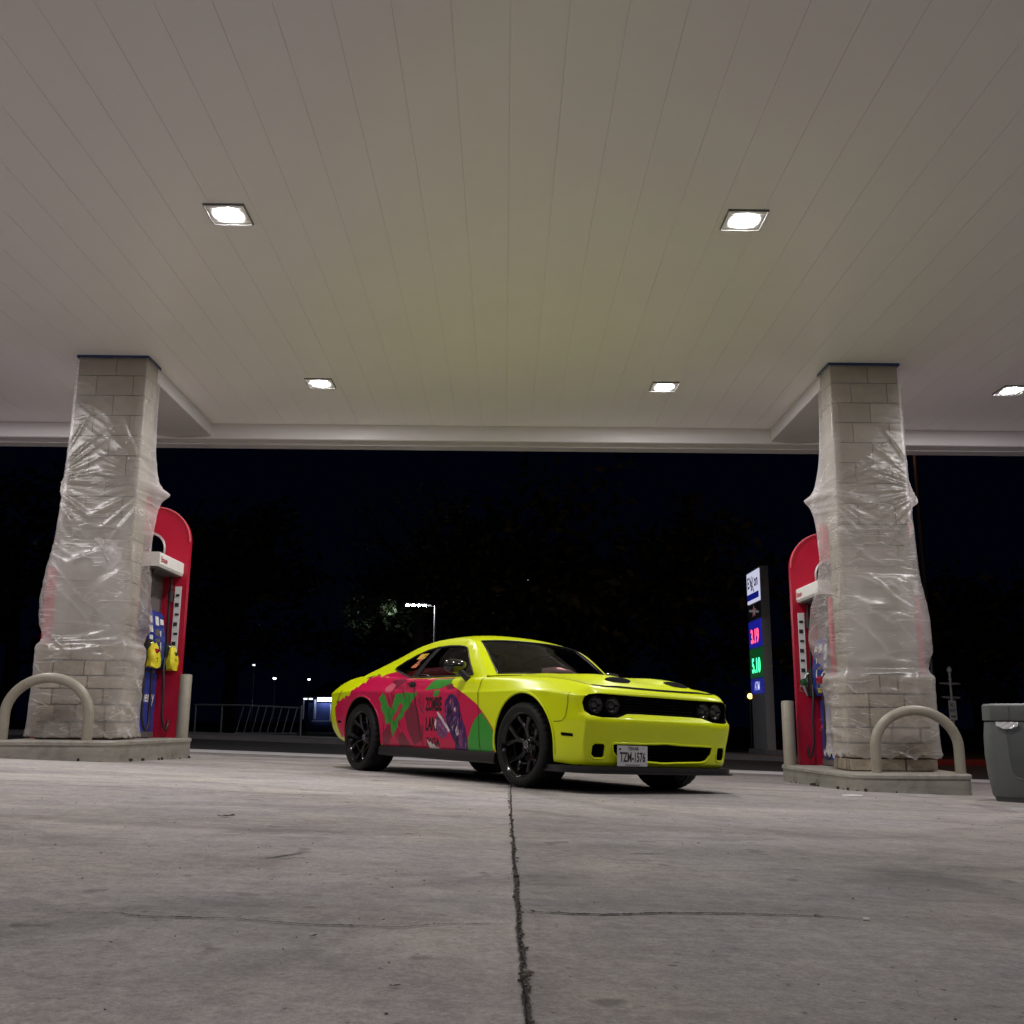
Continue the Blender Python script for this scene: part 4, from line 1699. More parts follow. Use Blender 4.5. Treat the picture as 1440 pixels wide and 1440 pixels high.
for c in cuts:
    md = body.modifiers.new('cut', 'BOOLEAN')
    md.operation = 'DIFFERENCE'
    md.object = c
    md.solver = 'EXACT'
bpy.context.view_layer.update()
dg = bpy.context.evaluated_depsgraph_get()
new_me = bpy.data.meshes.new_from_object(body.evaluated_get(dg))
body.modifiers.clear()
body.data = new_me
for c in cuts:
    bpy.data.objects.remove(c)
# floor of the cabin and the underside are black trim
for p in new_me.polygons:
    c = p.center
    if (-1.80 < c.x < 0.86 and c.z > 0.90 and abs(c.y) < T_ys(c.x) - 0.035) or (c.z < T_zb(min(2.385, max(-2.58, c.x))) + 0.01 and p.normal.z < -0.6):
        p.material_index = 1
shade(new_me, 38)
# keep the smooth normals of the uncut shell on the painted faces
from mathutils.kdtree import KDTree
body_me.update()
kd = KDTree(len(body_me.vertices))
for i_, v_ in enumerate(body_me.vertices):
    kd.insert(v_.co, i_)
kd.balance()
vn = [v_.normal.copy() for v_ in body_me.vertices]
cache = {}
cn_ = [None] * len(new_me.loops)
for p in new_me.polygons:
    for li in p.loop_indices:
        vi = new_me.loops[li].vertex_index
        if p.material_index == 1:
            cn_[li] = p.normal.copy()
            continue
        if vi not in cache:
            acc = Vector((0, 0, 0))
            for co, ix, d in kd.find_n(new_me.vertices[vi].co, 4):
                acc += vn[ix] / (d + 1e-4)
            cache[vi] = acc.normalized()
        nn = cache[vi]
        cn_[li] = nn if nn.dot(p.normal) > 0.3 else p.normal.copy()
new_me.normals_split_custom_set([tuple(q) for q in cn_])
body.parent = car
body['label'] = 'lime yellow body shell'

# --- cabin: roof surface and side surfaces
RX = [.78, .70, .60, .50, .40, .32, .25, .15, 0.0, -.2, -.4, -.6, -.8, -1.0, -1.2, -1.4, -1.6, -1.80]
T_ry = pchip([.78, .60, .40, .25, 0, -.4, -.8, -1.2, -1.5, -1.80], [.80, .752, .695, .652, .618, .60, .612, .655, .70, .735])
T_rz = pchip([.78, .60, .42, .30, .15, 0, -.2, -.4, -.8, -1.2, -1.5, -1.80], [.975, 1.135, 1.275, 1.338, 1.372, 1.386, 1.392, 1.388, 1.340, 1.228, 1.14, 1.06])
T_cz = pchip([.78, .60, .42, .30, .15, 0, -.2, -.4, -.8, -1.2, -1.5, -1.80], [1.008, 1.155, 1.292, 1.378, 1.424, 1.446, 1.456, 1.452, 1.408, 1.30, 1.19, 1.07])
T_cb = lerp_tab([(-1.80, -0.10), (-.9, -.03), (-.3, 0), (.25, .06), (.30, .075), (.78, .22)])
T_bz = lambda x: T_zs(x) - 0.02
T_by = lambda x: T_ys(x) - 0.025


def top_pt(x, v):
    ry, rz, cz = T_ry(x), T_rz(x), T_cz(x)
    a = abs(v)
    e = 2.6
    return (x + T_cb(x) * (1 - a ** 2), ry * v, rz + (cz - rz) * (1 - a ** e))


def side_pt(x, z, s=-1, off=0.0):
    b, t = T_bz(x), T_rz(x)
    ww = 0 if t - b < 1e-4 else min(1.0, max(0.0, (z - b) / (t - b)))
    y = T_by(x) + (T_ry(x) - T_by(x)) * ww + 0.030 * math.sin(PI * ww) * min(1, (t - b) / 0.3)
    return (x, s * (y + off), z)


gx = sorted(set(RX + [round(v, 3) for v in np.linspace(-1.80, .78, 62)]), reverse=True)
WS = (0.315, 0.765)      # windshield range of x, and rear window
RW = (-1.70, -0.93)
gx = sorted(set(gx + [WS[0], WS[1], RW[0], RW[1]]), reverse=True)
gv = sorted(set([round(v, 3) for v in np.linspace(-1, 1, 31)] + [-.9, .9, -.84, .84, -.97, .97, -0.985, 0.985]))
mb = MB()
V = [top_pt(x, v) for x in gx for v in gv]
nv = len(gv)
F, FW, FR = [], [], []
for j in range(len(gx) - 1):
    for i in range(nv - 1):
        xm, vm = (gx[j] + gx[j + 1]) / 2, abs(gv[i] + gv[i + 1]) / 2
        q = (j * nv + i, (j + 1) * nv + i, (j + 1) * nv + i + 1, j * nv + i + 1)
        if WS[0] < xm < WS[1] and vm < .9:
            FW.append(q)
        elif RW[0] < xm < RW[1] and vm < .84:
            FR.append(q)
        else:
            F.append(q)
mb.add(V, F)
DLO = [(.575, .990), (.50, 1.068), (.40, 1.158), (.31, 1.232), (.25, 1.268), (.18, 1.286), (.05, 1.300), (-.15, 1.310), (-.36, 1.306), (-.55, 1.283), (-.75, 1.232), (-.90, 1.175), (-1.03, 1.112), (-1.045, 1.095), (-.98, 1.073), (-.80, 1.028), (-.70, 1.004), (-.62, .992), (-.4, .986), (0, .984), (.4, .984)]
outl = [(x, T_bz(x)) for x in RX[::-1]] + [(x, T_rz(x)) for x in gx[1:-1]]
v2, f2 = cdt(outl, 0.06, [DLO])
for s in (-1, 1):
    ff = [tuple(f) if s < 0 else tuple(f[::-1]) for f in f2]
    mb.add([side_pt(x, z, s) for x, z in v2], ff)
cab = mb.mesh('cabin', weld=0.004)
cabin = link('roof', cab, M_paint, car, smooth=50)
cabin['label'] = 'lime yellow roof with its pillars'


def sub_surface(name, faces, material, off, parent=car):
    used = sorted(set(i for f in faces for i in f))
    mp = {a: b for b, a in enumerate(used)}
    q = MB()
    q.add([Vector(V[i]) for i in used], [tuple(mp[i] for i in f) for f in faces])
    me = q.mesh(name)
    bm = bmesh.new()
    bm.from_mesh(me)
    bm.normal_update()
    for v_ in bm.verts:
        nn = v_.normal if v_.normal.z > 0 else -v_.normal
        v_.co += nn * off
    bm.to_mesh(me)
    bm.free()
    return link(name, me, material, parent, smooth=60)


sub_surface('windshield', FW, M_glass, -0.006)
sub_surface('rear_window', FR, M_glassdk, -0.006)
# black ceramic band and rubber round the windshield
band = []
for j in range(len(gx) - 1):
    for i in range(nv - 1):
        xm, vm = (gx[j] + gx[j + 1]) / 2, abs(gv[i] + gv[i + 1]) / 2
        if WS[0] < xm < WS[1] and vm < .9 and (vm > .84 or xm < WS[0] + 0.035 or xm > WS[1] - 0.03):
            band.append((j * nv + i, (j + 1) * nv + i, (j + 1) * nv + i + 1, j * nv + i + 1))
sub_surface('windshield_border', band, M_trim, -0.010)
rim_pts = [top_pt(WS[1], v) for v in np.linspace(-.9, .9, 24)] + [top_pt(x, .9) for x in np.linspace(WS[1], WS[0], 16)[1:]] + [top_pt(WS[0], v) for v in np.linspace(.9, -.9, 24)[1:]] + [top_pt(x, -.9) for x in np.linspace(WS[0], WS[1], 16)[1:]]
mb = MB()
mb.tube(rim_pts, 0.0065, 6)
mb.build('windshield_seal', M_trim, car, smooth=60)

# side glass: door pane, quarter pane, pillar between, surround
for s in (-1, 1):
    door = [(.565, .992)] + DLO[1:8] + [(-.30, 1.306), (-.365, 1.20), (-.50, .990), (-.4, .987), (0, .985), (.4, .985)]
    quarter = [(-.395, 1.301)] + DLO[9:17] + [(-.615, .995), (-.59, .992), (-.50, 1.13)]
    pil = [(-.30, 1.306), (-.395, 1.302), (-.50, 1.13), (-.60, .990), (-.50, .988), (-.365, 1.20)]
    for nm, poly, mtl, off in (('door_glass', door, M_glassdk, -0.008), ('quarter_glass', quarter, M_glassdk, -0.008), ('pillar_trim', pil, M_trim, -0.002)):
        a, b = cdt(poly, 0.06)
        q = MB()
        q.add([side_pt(x, z, s, off) for x, z in a], [tuple(f) if s < 0 else tuple(f[::-1]) for f in b])
        q.build(nm, mtl, car, smooth=60, recalc=False)
    q = MB()
    lp = densify(DLO, 0.05)
    q.tube([side_pt(x, z, s, 0.0) for x, z in lp + [lp[0]]], 0.009, 6)
    q.build('window_seal', M_trim, car, smooth=60)
    q = MB()
    lp = densify(DLO[:11], 0.05, closed=False)
    q.tube([side_pt(x * 1.0, z + 0.006, s, 0.006) for x, z in lp], 0.0035, 6)
    q.tube([side_pt(x, z - 0.004, s, 0.006) for x, z in densify(DLO[13:18], 0.05, closed=False)], 0.0035, 6)
    q.build('window_brightwork', M_chrome, car, smooth=60)

# --- everything laid on the skin is projected onto the real surface
bmj = bmesh.new()
bmj.from_mesh(new_me)
bmj.from_mesh(cab)
bmesh.ops.triangulate(bmj, faces=bmj.faces)
BVH = BVHTree.FromBMesh(bmj)
bmj.free()


def hit_side(x, z, s=-1, off=0.002):
    h, nn, _, _ = BVH.ray_cast(Vector((x, s * 2.0, z)), Vector((0, -s, 0)))
    if h is None or h.y * s < 0.55:
        return None
    if nn.y * s < 0:
        nn = -nn
    return h + nn * off


def hit_top(x, y, off=0.002):
    h, nn, _, _ = BVH.ray_cast(Vector((x, y, 3.0)), Vector((0, 0, -1)))
    if h is None:
        return None
    return h + (nn if nn.z > 0 else -nn) * off


def hit_front(y, z, off=0.002):
    h, nn, _, _ = BVH.ray_cast(Vector((4.0, y, z)), Vector((-1, 0, 0)))
    if h is None:
        return None
    return h + (nn if nn.x > 0 else -nn) * off


CREASE = [(round(x, 3), f_(x) + d_) for x in np.arange(-2.4, 2.2, 0.03) for f_, d_ in ((T_zc, -0.022), (T_zc, -0.012), (T_zc, -0.002), (T_zc, 0.006), (T_zc, 0.015), (T_zs, -0.03), (T_zs, -0.015), (T_zs, -0.002))]


def patch(name, poly, hit, material, parent=None, step=0.045, holes=(), smooth=60, **kw):
    a, b = cdt(poly, step, holes, extra=CREASE if hit is hit_side else ())
    pts = [hit(u, v_, **kw) for u, v_ in a]
    q = MB()
    ids, V_ = {}, []
    for i, p in enumerate(pts):
        if p is not None:
            ids[i] = len(V_)
            V_.append(p)
    F_ = [tuple(ids[i] for i in f) for f in b if all(i in ids for i in f)]
    F_ = [f for f in F_ if max((V_[f[i]] - V_[f[(i + 1) % len(f)]]).length for i in range(len(f))) < step * 4 + 0.05]
    q.add(V_, F_)
    return q.build(name, material, parent or car, smooth=smooth, recalc=False)


def ribbon(name, pts, wd, hit, material, parent=None, off=0.0022, **kw):
    d = densify(pts, 0.03, closed=False)
    V_, F_ = [], []
    for i, (x, y) in enumerate(d):
        a, b = d[max(0, i - 1)], d[min(len(d) - 1, i + 1)]
        tx, ty = b[0] - a[0], b[1] - a[1]
        L_ = math.hypot(tx, ty) or 1
        p = hit(x - ty / L_ * wd / 2, y + tx / L_ * wd / 2, off=off, **kw)
        q = hit(x + ty / L_ * wd / 2, y - tx / L_ * wd / 2, off=off, **kw)
        if p is None or q is None:
            continue
        V_ += [p, q]
    for i in range(len(V_) // 2 - 1):
        F_.append((2 * i, 2 * i + 1, 2 * i + 3, 2 * i + 2))
    q = MB()
    q.add(V_, F_)
    return q.build(name, material, parent or car, smooth=60, recalc=False)


# --- printed wrap on the right flank
RED = [(-1.491, 1.033), (-1.435, 1.001), (-1.339, 1.035), (-1.268, 1.012), (-1.192, 1.04), (-1.094, 1.05), (-0.98, 1.060), (-0.85, 1.03), (-0.70, .992), (-0.58, .976), (-0.3, .968), (-0.038, .966), (0.272, .966), (0.278, 0.903), (0.345, 0.875), (0.574, 0.798), (0.78, 0.705), (0.859, 0.648), (0.933, 0.593), (1.044, 0.499), (1.075, 0.459), (1.071, 0.291), (1.063, 0.274), (0.638, 0.274), (-0.111, 0.274), (-1.04, 0.272), (-1.07, 0.45),
       (-1.7, 0.70), (-1.89, 0.40), (-1.972, 0.344), (-2.02, 0.348), (-2.142, 0.514), (-2.208, 0.676), (-2.138, 0.708), (-2.12, 0.74), (-2.09, 0.756), (-2.03, 0.75), (-1.968, 0.776), (-1.94, .79), (-1.907, 0.763), (-1.879, 0.811), (-1.81, .80), (-1.753, 0.81), (-1.74, .85), (-1.728, 0.873), (-1.69, .87), (-1.653, 0.905), (-1.608, 0.894), (-1.60, .92), (-1.58, 0.941), (-1.53, .95), (-1.495, 0.934), (-1.50, .98)]
wrap = patch('wrap_panel', RED, hit_side, M_art_red, step=0.03, off=0.003)
wrap['label'] = 'crimson wrap graphic on the flank'
ART = [
    ('wrap_green_shape', M_art_green, [(-1.085, 0.775), (-1.03, 0.80), (-1.0, 0.832), (-0.955, 0.80), (-0.90, 0.70), (-0.84, 0.668), (-0.79, 0.73), (-0.74, 0.815), (-0.60, 0.822), (-0.52, 0.832), (-0.40, 0.818), (-0.318, 0.832), (-0.335, 0.79), (-0.42, 0.745), (-0.47, 0.68), (-0.56, 0.635), (-0.60, 0.575), (-0.69, 0.53), (-0.70, 0.47), (-0.755, 0.43), (-0.79, 0.372), (-0.83, 0.43), (-0.845, 0.50), (-0.90, 0.515), (-0.95, 0.50), (-0.97, 0.58), (-1.03, 0.65), (-1.04, 0.72)], 0.0024),
    ('wrap_red_notch', M_art_red, [(-0.723, 0.638), (-0.658, 0.725), (-0.594, 0.696), (-0.659, 0.616), (-0.784, 0.52), (-0.821, 0.564)], 0.0031),
    ('wrap_green_shape', M_art_green, [(-0.031, 0.962), (0.27, .962), (0.277, 0.905), (0.097, 0.859), (-0.177, 0.845), (-0.127, 0.898)], 0.0024),
    ('wrap_green_shape', M_art_green, [(0.003, 0.840), (0.111, 0.846), (0.091, 0.783), (-0.004, 0.784)], 0.0024),
    ('wrap_green_shape', M_art_green, [(0.865, 0.632), (0.934, 0.580), (1.040, 0.490), (1.065, 0.455), (1.062, 0.300), (1.045, 0.264), (0.638, 0.266), (0.642, 0.38), (0.692, 0.497), (0.758, 0.575)], 0.0024),
    ('wrap_maroon_shape', M_art_maroon, [(-0.56, 0.60), (-0.42, 0.74), (-0.30, 0.66), (-0.25, 0.50), (-0.20, 0.36), (-0.36, 0.30), (-0.50, 0.46)], 0.0024),
    ('wrap_maroon_shape', M_art_maroon, [(-0.90, 0.96), (-0.74, 0.985), (-0.62, 0.955), (-0.74, 0.87), (-0.85, 0.845), (-0.93, 0.89)], 0.0024),
    ('wrap_pink_shape', M_art_pink, [(-0.98, 0.88), (-0.90, 0.935), (-0.80, 0.91), (-0.78, 0.865), (-0.86, 0.83), (-0.95, 0.835)], 0.0031),
    ('wrap_maroon_shape', M_art_maroon, [(-1.02, 0.40), (-0.90, 0.50), (-0.83, 0.38), (-0.90, 0.29), (-1.0, 0.30)], 0.0022),
    ('wrap_maroon_shape', M_art_maroon, [(-0.60, 0.44), (-0.50, 0.36), (-0.40, 0.27), (-0.66, 0.268), (-0.70, 0.36)], 0.0022),
    ('wrap_maroon_shape', M_art_maroon, [(0.20, 0.885), (0.30, 0.905), (0.36, 0.86), (0.24, 0.845)], 0.0024),
    ('wrap_maroon_shape', M_art_maroon, [(-0.33, 0.78), (-0.26, 0.70), (-0.16, 0.60), (-0.24, 0.64)], 0.0024),
    ('wrap_purple_shape', M_art_purple, [(0.288, 0.795), (0.351, 0.806), (0.418, 0.780), (0.475, 0.719), (0.495, 0.64), (0.539, 0.561), (0.596, 0.476), (0.629, 0.38), (0.64, 0.268), (0.518, 0.266), (0.392, 0.268), (0.409, 0.342), (0.323, 0.439), (0.249, 0.538), (0.212, 0.639), (0.216, 0.734)], 0.0030),
    ('wrap_violet_shape', M_art_violet, [(0.058, 0.584), (0.162, 0.612), (0.248, 0.545), (0.282, 0.465), (0.262, 0.404), (0.199, 0.376), (0.104, 0.408), (0.053, 0.502)], 0.0036),
    ('wrap_violet_shape', M_art_violet, [(0.34, 0.76), (0.38, 0.72), (0.40, 0.62), (0.36, 0.60), (0.33, 0.68)], 0.0036),
    ('wrap_violet_shape', M_art_violet, [(0.44, 0.52), (0.52, 0.46), (0.55, 0.36), (0.50, 0.30), (0.46, 0.40)], 0.0036),
    ('wrap_pink_shape', M_art_pink, [(0.30, 0.73), (0.335, 0.765), (0.35, 0.70), (0.325, 0.69)], 0.0040),
    ('wrap_white_stroke', M_art_white, [(0.067, 0.632), (0.093, 0.635), (0.207, 0.558), (0.321, 0.459), (0.297, 0.438), (0.184, 0.531), (0.10, 0.590)], 0.0042),
    ('wrap_white_stroke', M_art_white, [(0.025, 0.515), (0.046, 0.57), (0.068, 0.557), (0.051, 0.461)], 0.0042),
    ('wrap_white_stroke', M_art_white, [(0.38, 0.66), (0.42, 0.69), (0.41, 0.63)], 0.0044),
    ('wrap_white_stroke', M_art_white, [(0.42, 0.46), (0.45, 0.52), (0.48, 0.43), (0.45, 0.40)], 0.0044),
    ('wrap_white_stroke', M_art_white, [(0.34, 0.50), (0.39, 0.53), (0.37, 0.46)], 0.0044),
    ('wrap_white_flame', M_art_white, [(-0.109, 0.369), (-0.064, 0.336), (-0.039, 0.35), (-0.008, 0.317), (0.018, 0.331), (0.062, 0.299), (0.102, 0.3), (0.173, 0.264), (-0.042, 0.264), (-0.074, 0.301)], 0.0042),
    ('wrap_red_shape', M_art_red, [(1.006, 0.262), (1.026, 0.284), (1.068, 0.304), (1.064, 0.262)], 0.0030),
]
for nm, mtl, poly, off in ART:
    patch(nm, poly, hit_side, mtl, wrap, step=0.03, off=off + 0.0015)
# printed facets: many small slivers of the same inks, one printed sheet per field


def facets(name, field, count, mats, off, sz, seed, tilt=0.0, spread=0.5, keep=None):
    rr = random.Random(seed)
    x0, x1 = min(p[0] for p in field), max(p[0] for p in field)
    z0, z1 = min(p[1] for p in field), max(p[1] for p in field)
    q = MB()
    done = 0
    for _ in range(count * 6):
        if done >= count:
            break
        x, z = rr.uniform(x0, x1), rr.uniform(z0, z1)
        if not inside(field, x, z) or (keep and not keep(x, z)):
            continue
        a = PI / 2 + tilt + rr.uniform(-spread, spread)
        ln, wd = sz * rr.uniform(.5, 1.5), sz * rr.uniform(.10, .34)
        dx, dz = math.cos(a), math.sin(a)
        pts = [(x - dx * ln, z - dz * ln), (x + dz * wd, z - dx * wd), (x + dx * ln * rr.uniform(.6, 1), z + dz * ln), (x - dz * wd * rr.uniform(.3, 1), z + dx * wd * rr.uniform(.3, 1))]
        if not all(inside(field, u, v_) for u, v_ in pts):
            continue
        hp = [hit_side(u, v_, -1, off + done * 0.00002) for u, v_ in pts]
        mid = hit_side(x, z, -1, off + done * 0.00002)
        if any(h is None for h in hp) or mid is None:
            continue
        q.add([mid] + hp, [(0, 1, 2), (0, 2, 3), (0, 3, 4), (0, 4, 1)], rr.randrange(len(mats)))
        done += 1
    return q.build(name, mats, wrap, smooth=None, recalc=False)


M_art_crim = mat('wrap_crimson_dark', (0.36, 0.004, 0.045), 0.34, coat=0.15, spec=0.4)
M_art_crim2 = mat('wrap_crimson_deep', (0.27, 0.004, 0.035), 0.34, coat=0.15, spec=0.4)
M_art_dk = mat('wrap_ink', (0.018, 0.006, 0.03), 0.36, coat=0.15)
M_art_lil = mat('wrap_lilac', (0.30, 0.14, 0.36), 0.36, coat=0.15)
M_art_mag = mat('wrap_magenta', (0.33, 0.012, 0.16), 0.36, coat=0.15)
M_art_grn2 = mat('wrap_green_dark', (0.018, 0.17, 0.02), 0.36, coat=0.15)
facets('wrap_folds', [(-1.02, .30), (-1.0, .80), (-.80, .96), (-.45, .94), (-.18, .82), (-.17, .30)], 60, [M_art_crim, M_art_crim2, M_art_maroon], 0.0034, 0.075, 21, 0.25, 0.7, lambda x, z: not inside(ART[0][2], x, z))
facets('wrap_facets', [(0.288, 0.795), (0.351, 0.806), (0.418, 0.780), (0.475, 0.719), (0.495, 0.64), (0.539, 0.561), (0.596, 0.476), (0.629, 0.38), (0.64, 0.275), (0.40, 0.275), (0.409, 0.342), (0.323, 0.439), (0.249, 0.538), (0.212, 0.639), (0.216, 0.734)], 90, [M_art_dk, M_art_violet, M_art_lil, M_art_dk, M_art_mag, M_art_purple], 0.0058, 0.042, 5, -0.35, 0.5)
facets('wrap_facets', [(0.058, 0.584), (0.162, 0.612), (0.248, 0.545), (0.282, 0.465), (0.262, 0.404), (0.199, 0.376), (0.104, 0.408), (0.053, 0.502)], 30, [M_art_dk, M_art_lil, M_art_mag], 0.0058, 0.026, 8, 0.3, 0.9)
facets('wrap_facets', ART[0][2], 16, [M_art_grn2], 0.0046, 0.05, 9, 0.3, 0.4)
# thin dark cracks in the yellow tail area
ribbon('wrap_crack', [(-2.15, .73), (-2.06, .80), (-1.99, .87)], 0.010, hit_side, M_art_black, wrap, off=0.0045)
ribbon('wrap_crack', [(-1.56, 1.0), (-1.45, 1.02), (-1.36, 1.045)], 0.010, hit_side, M_art_black, wrap, off=0.0045)


def flank_text(body_, x0, x1, z0, z1, off=0.0034):
    vs_, fs_ = text_mesh(body_, 1.0, 1.0, 0.04)
    ax, bx = min(p[0] for p in vs_), max(p[0] for p in vs_)
    ay, by = min(p[1] for p in vs_), max(p[1] for p in vs_)
    q = MB()
    # text polygons are flat and small: carry each vertex to the skin
    pts = []
    for (a, b, _) in vs_:
        x = x0 + (a - ax) / (bx - ax) * (x1 - x0)
        z = z0 + (b - ay) / (by - ay) * (z1 - z0)
        pts.append(hit_side(x, z, -1, off + 0.0015))
    q.add(pts, [f for f in fs_ if all(pts[i] is not None for i in f)])
    return q.build('lettering', M_art_black, wrap, smooth=None, recalc=False)


flank_text('ZOMBIE', -0.150, 0.160, 0.640, 0.778)
flank_text('LAND', -0.140, 0.125, 0.448, 0.588, 0.0032)
flank_text('SAGA', -0.120, 0.130, 0.305, 0.388, 0.0034)

# block sticker in the quarter window
for k, poly in enumerate(([(-0.655, 1.245), (-0.485, 1.245), (-0.53, 1.188), (-0.69, 1.188)], [(-0.615, 1.183), (-0.545, 1.183), (-0.585, 1.145), (-0.65, 1.145)], [(-0.66, 1.140), (-0.56, 1.140), (-0.61, 1.095), (-0.72, 1.095)])):
    a_, b_ = cdt(poly, 0.05)
    q = MB()
    q.add([side_pt(x, z, -1, 0.001) for x, z in a_], b_)
    q.build('window_sticker', M_art_yellow if k < 1 else M_art_orange, car, smooth=None, recalc=False)
q = MB()
rr = random.Random(3)
for k in range(26):
    z = rr.choice([1.232, 1.214, 1.20, 1.172, 1.156, 1.128, 1.113])
    t = (z - 1.095) / 0.15
    x = -0.69 + 0.075 * t + rr.uniform(0, 0.10) + 0.03
    a = [(x, z), (x + .018, z), (x + .018, z + .006), (x, z + .006)]
    if rr.random() < 0.4:
        a = [(x, z), (x + .005, z), (x + .005, z + .022), (x, z + .022)]
    q.add([side_pt(u, v_, -1, 0.0025) for u, v_ in a], [(0, 1, 2, 3)])
q.build('sticker_print', M_art_black, car, smooth=None, recalc=False)
# --- seams
for s in (-1, 1):
    ribbon('door_gap', [(.800, .957), (.800, .80), (.81, .64), (.845, .255)], 0.008, hit_side, M_seam, s=s, off=0.0062)
    ribbon('door_gap', [(-.47, .970), (-.40, .89), (-.34, .71), (-.25, .43), (-.16, .262)], 0.008, hit_side, M_seamr if s < 0 else M_seam, s=s, off=0.0062)
    ribbon('door_gap', [(-.16, .262), (.3, .258), (.845, .255)], 0.004, hit_side, M_seam, s=s, off=0.0062)
    ribbon('bumper_gap', [(2.105, .80), (2.095, .70), (2.075, .60), (2.035, .565), (1.94, .560)], 0.005, hit_side, M_seam, s=s)
    # door handle in its dark pull
    h = hit_side(-.46, .905, s, 0.004)
    q = MB()
    q.lathe([(0.0, 0.0), (0.052, 0.0), (0.056, 0.006), (0.05, 0.010), (0.0, 0.012)], 24, axis='y')
    q.v = [(h.x + p[0] * 1.25, h.y + s * p[1] * 0.8, h.z + p[2] * 0.62) for p in q.v]
    hd = q.build('door_handle', M_trim, car, smooth=50)
    q = MB()
    q.tube([(h.x - .07, h.y + s * 0.012, h.z + .008), (h.x, h.y + s * 0.026, h.z + .012), (h.x + .07, h.y + s * 0.012, h.z + .008)], [0.009, 0.013, 0.009], 8)
    q.build('pull', M_blackgloss, hd, smooth=50)
    # side markers
    patch('side_marker', [(2.03, .475), (2.145, .468), (2.145, .443), (2.035, .447), (2.025, .46)], hit_side, M_inner, s=s, off=0.004, step=0.03)
    patch('side_marker', [(-2.09, .53), (-1.985, .528), (-1.985, .505), (-2.085, .507)], hit_side, M_inner, s=s, off=0.006, step=0.03)
    # arch lips
    for ax, rad in ((AXF, ARCH_F), (AXR, ARCH_R)):
        pts = []
        for k in range(41):
            a = R(-14) + R(208) * k / 40
            x, z = ax + (rad + 0.013) * math.cos(a), 0.372 + (rad + 0.013) * math.sin(a)
            p = hit_side(x, z, s, 0.0)
            if p is not None and z > 0.27:
                pts.append(p)
        q = MB()
        q.tube(pts, 0.012, 8)
        q.build('arch_lip', M_paint if ax > 0 else M_art_red, car, smooth=60)
    # mirror
    q = MB()
    prof_n = 9
    V_, F_ = [], []
    for j in range(prof_n):
        t = j / (prof_n - 1)
        sc = math.sin(PI * (0.06 + 0.90 * t)) ** 0.45
        for k in range(20):
            a = 2 * PI * k / 20
            ca, sa = math.cos(a), math.sin(a)
            V_.append((0.475 - 0.055 + 0.115 * t, s * (0.985 + (0.125 * sc) * (abs(ca) ** 0.75) * (1 if ca > 0 else -1)), 1.062 + (0.068 * sc) * (abs(sa) ** 0.75) * (1 if sa > 0 else -1)))
    for j in range(prof_n - 1):
        for k in range(20):
            F_.append((j * 20 + k, j * 20 + (k + 1) % 20, (j + 1) * 20 + (k + 1) % 20, (j + 1) * 20 + k))
    F_.append(tuple(range(20)))
    F_.append(tuple((prof_n - 1) * 20 + k for k in range(20)))
    q.add(V_, F_)
    mi = q.build('wing_mirror', M_blackgloss, car, smooth=50)
    q = MB()
    q.tube([(.53, s * .868, .945), (.525, s * .905, .975), (.50, s * .955, 1.025)], [0.034, 0.030, 0.028], 10)
    q.build('mirror_stalk', M_trim, mi, smooth=50)
    # black sill skirt
    q = MB()
    pr = [(0.86, 0.178), (0.915, 0.182), (0.928, 0.195), (0.922, 0.262), (0.912, 0.280), (0.86, 0.282)]
    q.prism([(s * a, b) for a, b in pr], -1.06, 1.10, 'yz')
    q.build('side_skirt', M_trim, car, smooth=30)

# hood seams, scoops, front gap
ribbon('hood_gap', [(2.185, -.72), (2.225, -.60), (2.255, -.30), (2.263, 0), (2.255, .30), (2.225, .60), (2.185, .72)], 0.030, hit_top, M_inner, off=0.004)
for s in (-1, 1):
    ribbon('hood_gap', [(2.185, s * .72), (2.14, s * .742), (1.9, s * .752), (1.5, s * .765), (1.1, s * .785), (.86, s * .80)], 0.008, hit_top, M_seam)
    sc = [(2.085, .20), (2.115, .22), (2.145, .28), (2.152, .35), (2.142, .43), (2.115, .475), (2.085, .49), (2.065, .46), (2.055, .38), (2.055, .28), (2.065, .22)]
    patch('hood_scoop', [(x, s * y) for x, y in sc], hit_top, M_inner, step=0.02, off=0.003)
ribbon('wiper', [(0.87, -.55), (0.90, -.2), (0.90, .1)], 0.02, hit_top, M_trim, off=0.008)

# --- lamps in the long slot
for s in (-1, 1):
    for yy, xx in ((.705, 2.222), (.535, 2.222)):
        q = MB()
        q.lathe([(0.0, 0.010), (0.040, 0.012), (0.062, 0.022), (0.072, 0.034), (0.080, 0.034), (0.084, 0.02), (0.084, -0.04)], 32, axis='x')
        for i, p in enumerate(q.v):
            q.v[i] = (xx - bow_y(yy) + p[0], s * yy + p[1], .706 + p[2])
        hl = q.build('headlight', M_blackgloss, car, smooth=50)
        q = MB()
        q.lathe([(0.0, 0.030), (0.018, 0.027), (0.032, 0.018), (0.038, 0.008)], 24, axis='x')
        q.v = [(xx - bow_y(yy) + p[0] + 0.004, s * yy + p[1], .706 + p[2]) for p in q.v]
        q.build('projector', mat('projector_glass', (0.10, 0.105, 0.105), 0.05, metal=0.6), hl, smooth=60)
        q = MB()
        ringp = [(xx - bow_y(yy) + 0.036, s * yy + 0.0665 * math.cos(a), .706 + 0.0665 * math.sin(a)) for a in np.linspace(0, 2 * PI, 37)]
        q.tube(ringp, 0.005, 6, caps=False)
        q.build('halo_ring', mat('halo', (0.22, 0.225, 0.225), 0.15, metal=0.8), hl, smooth=60)
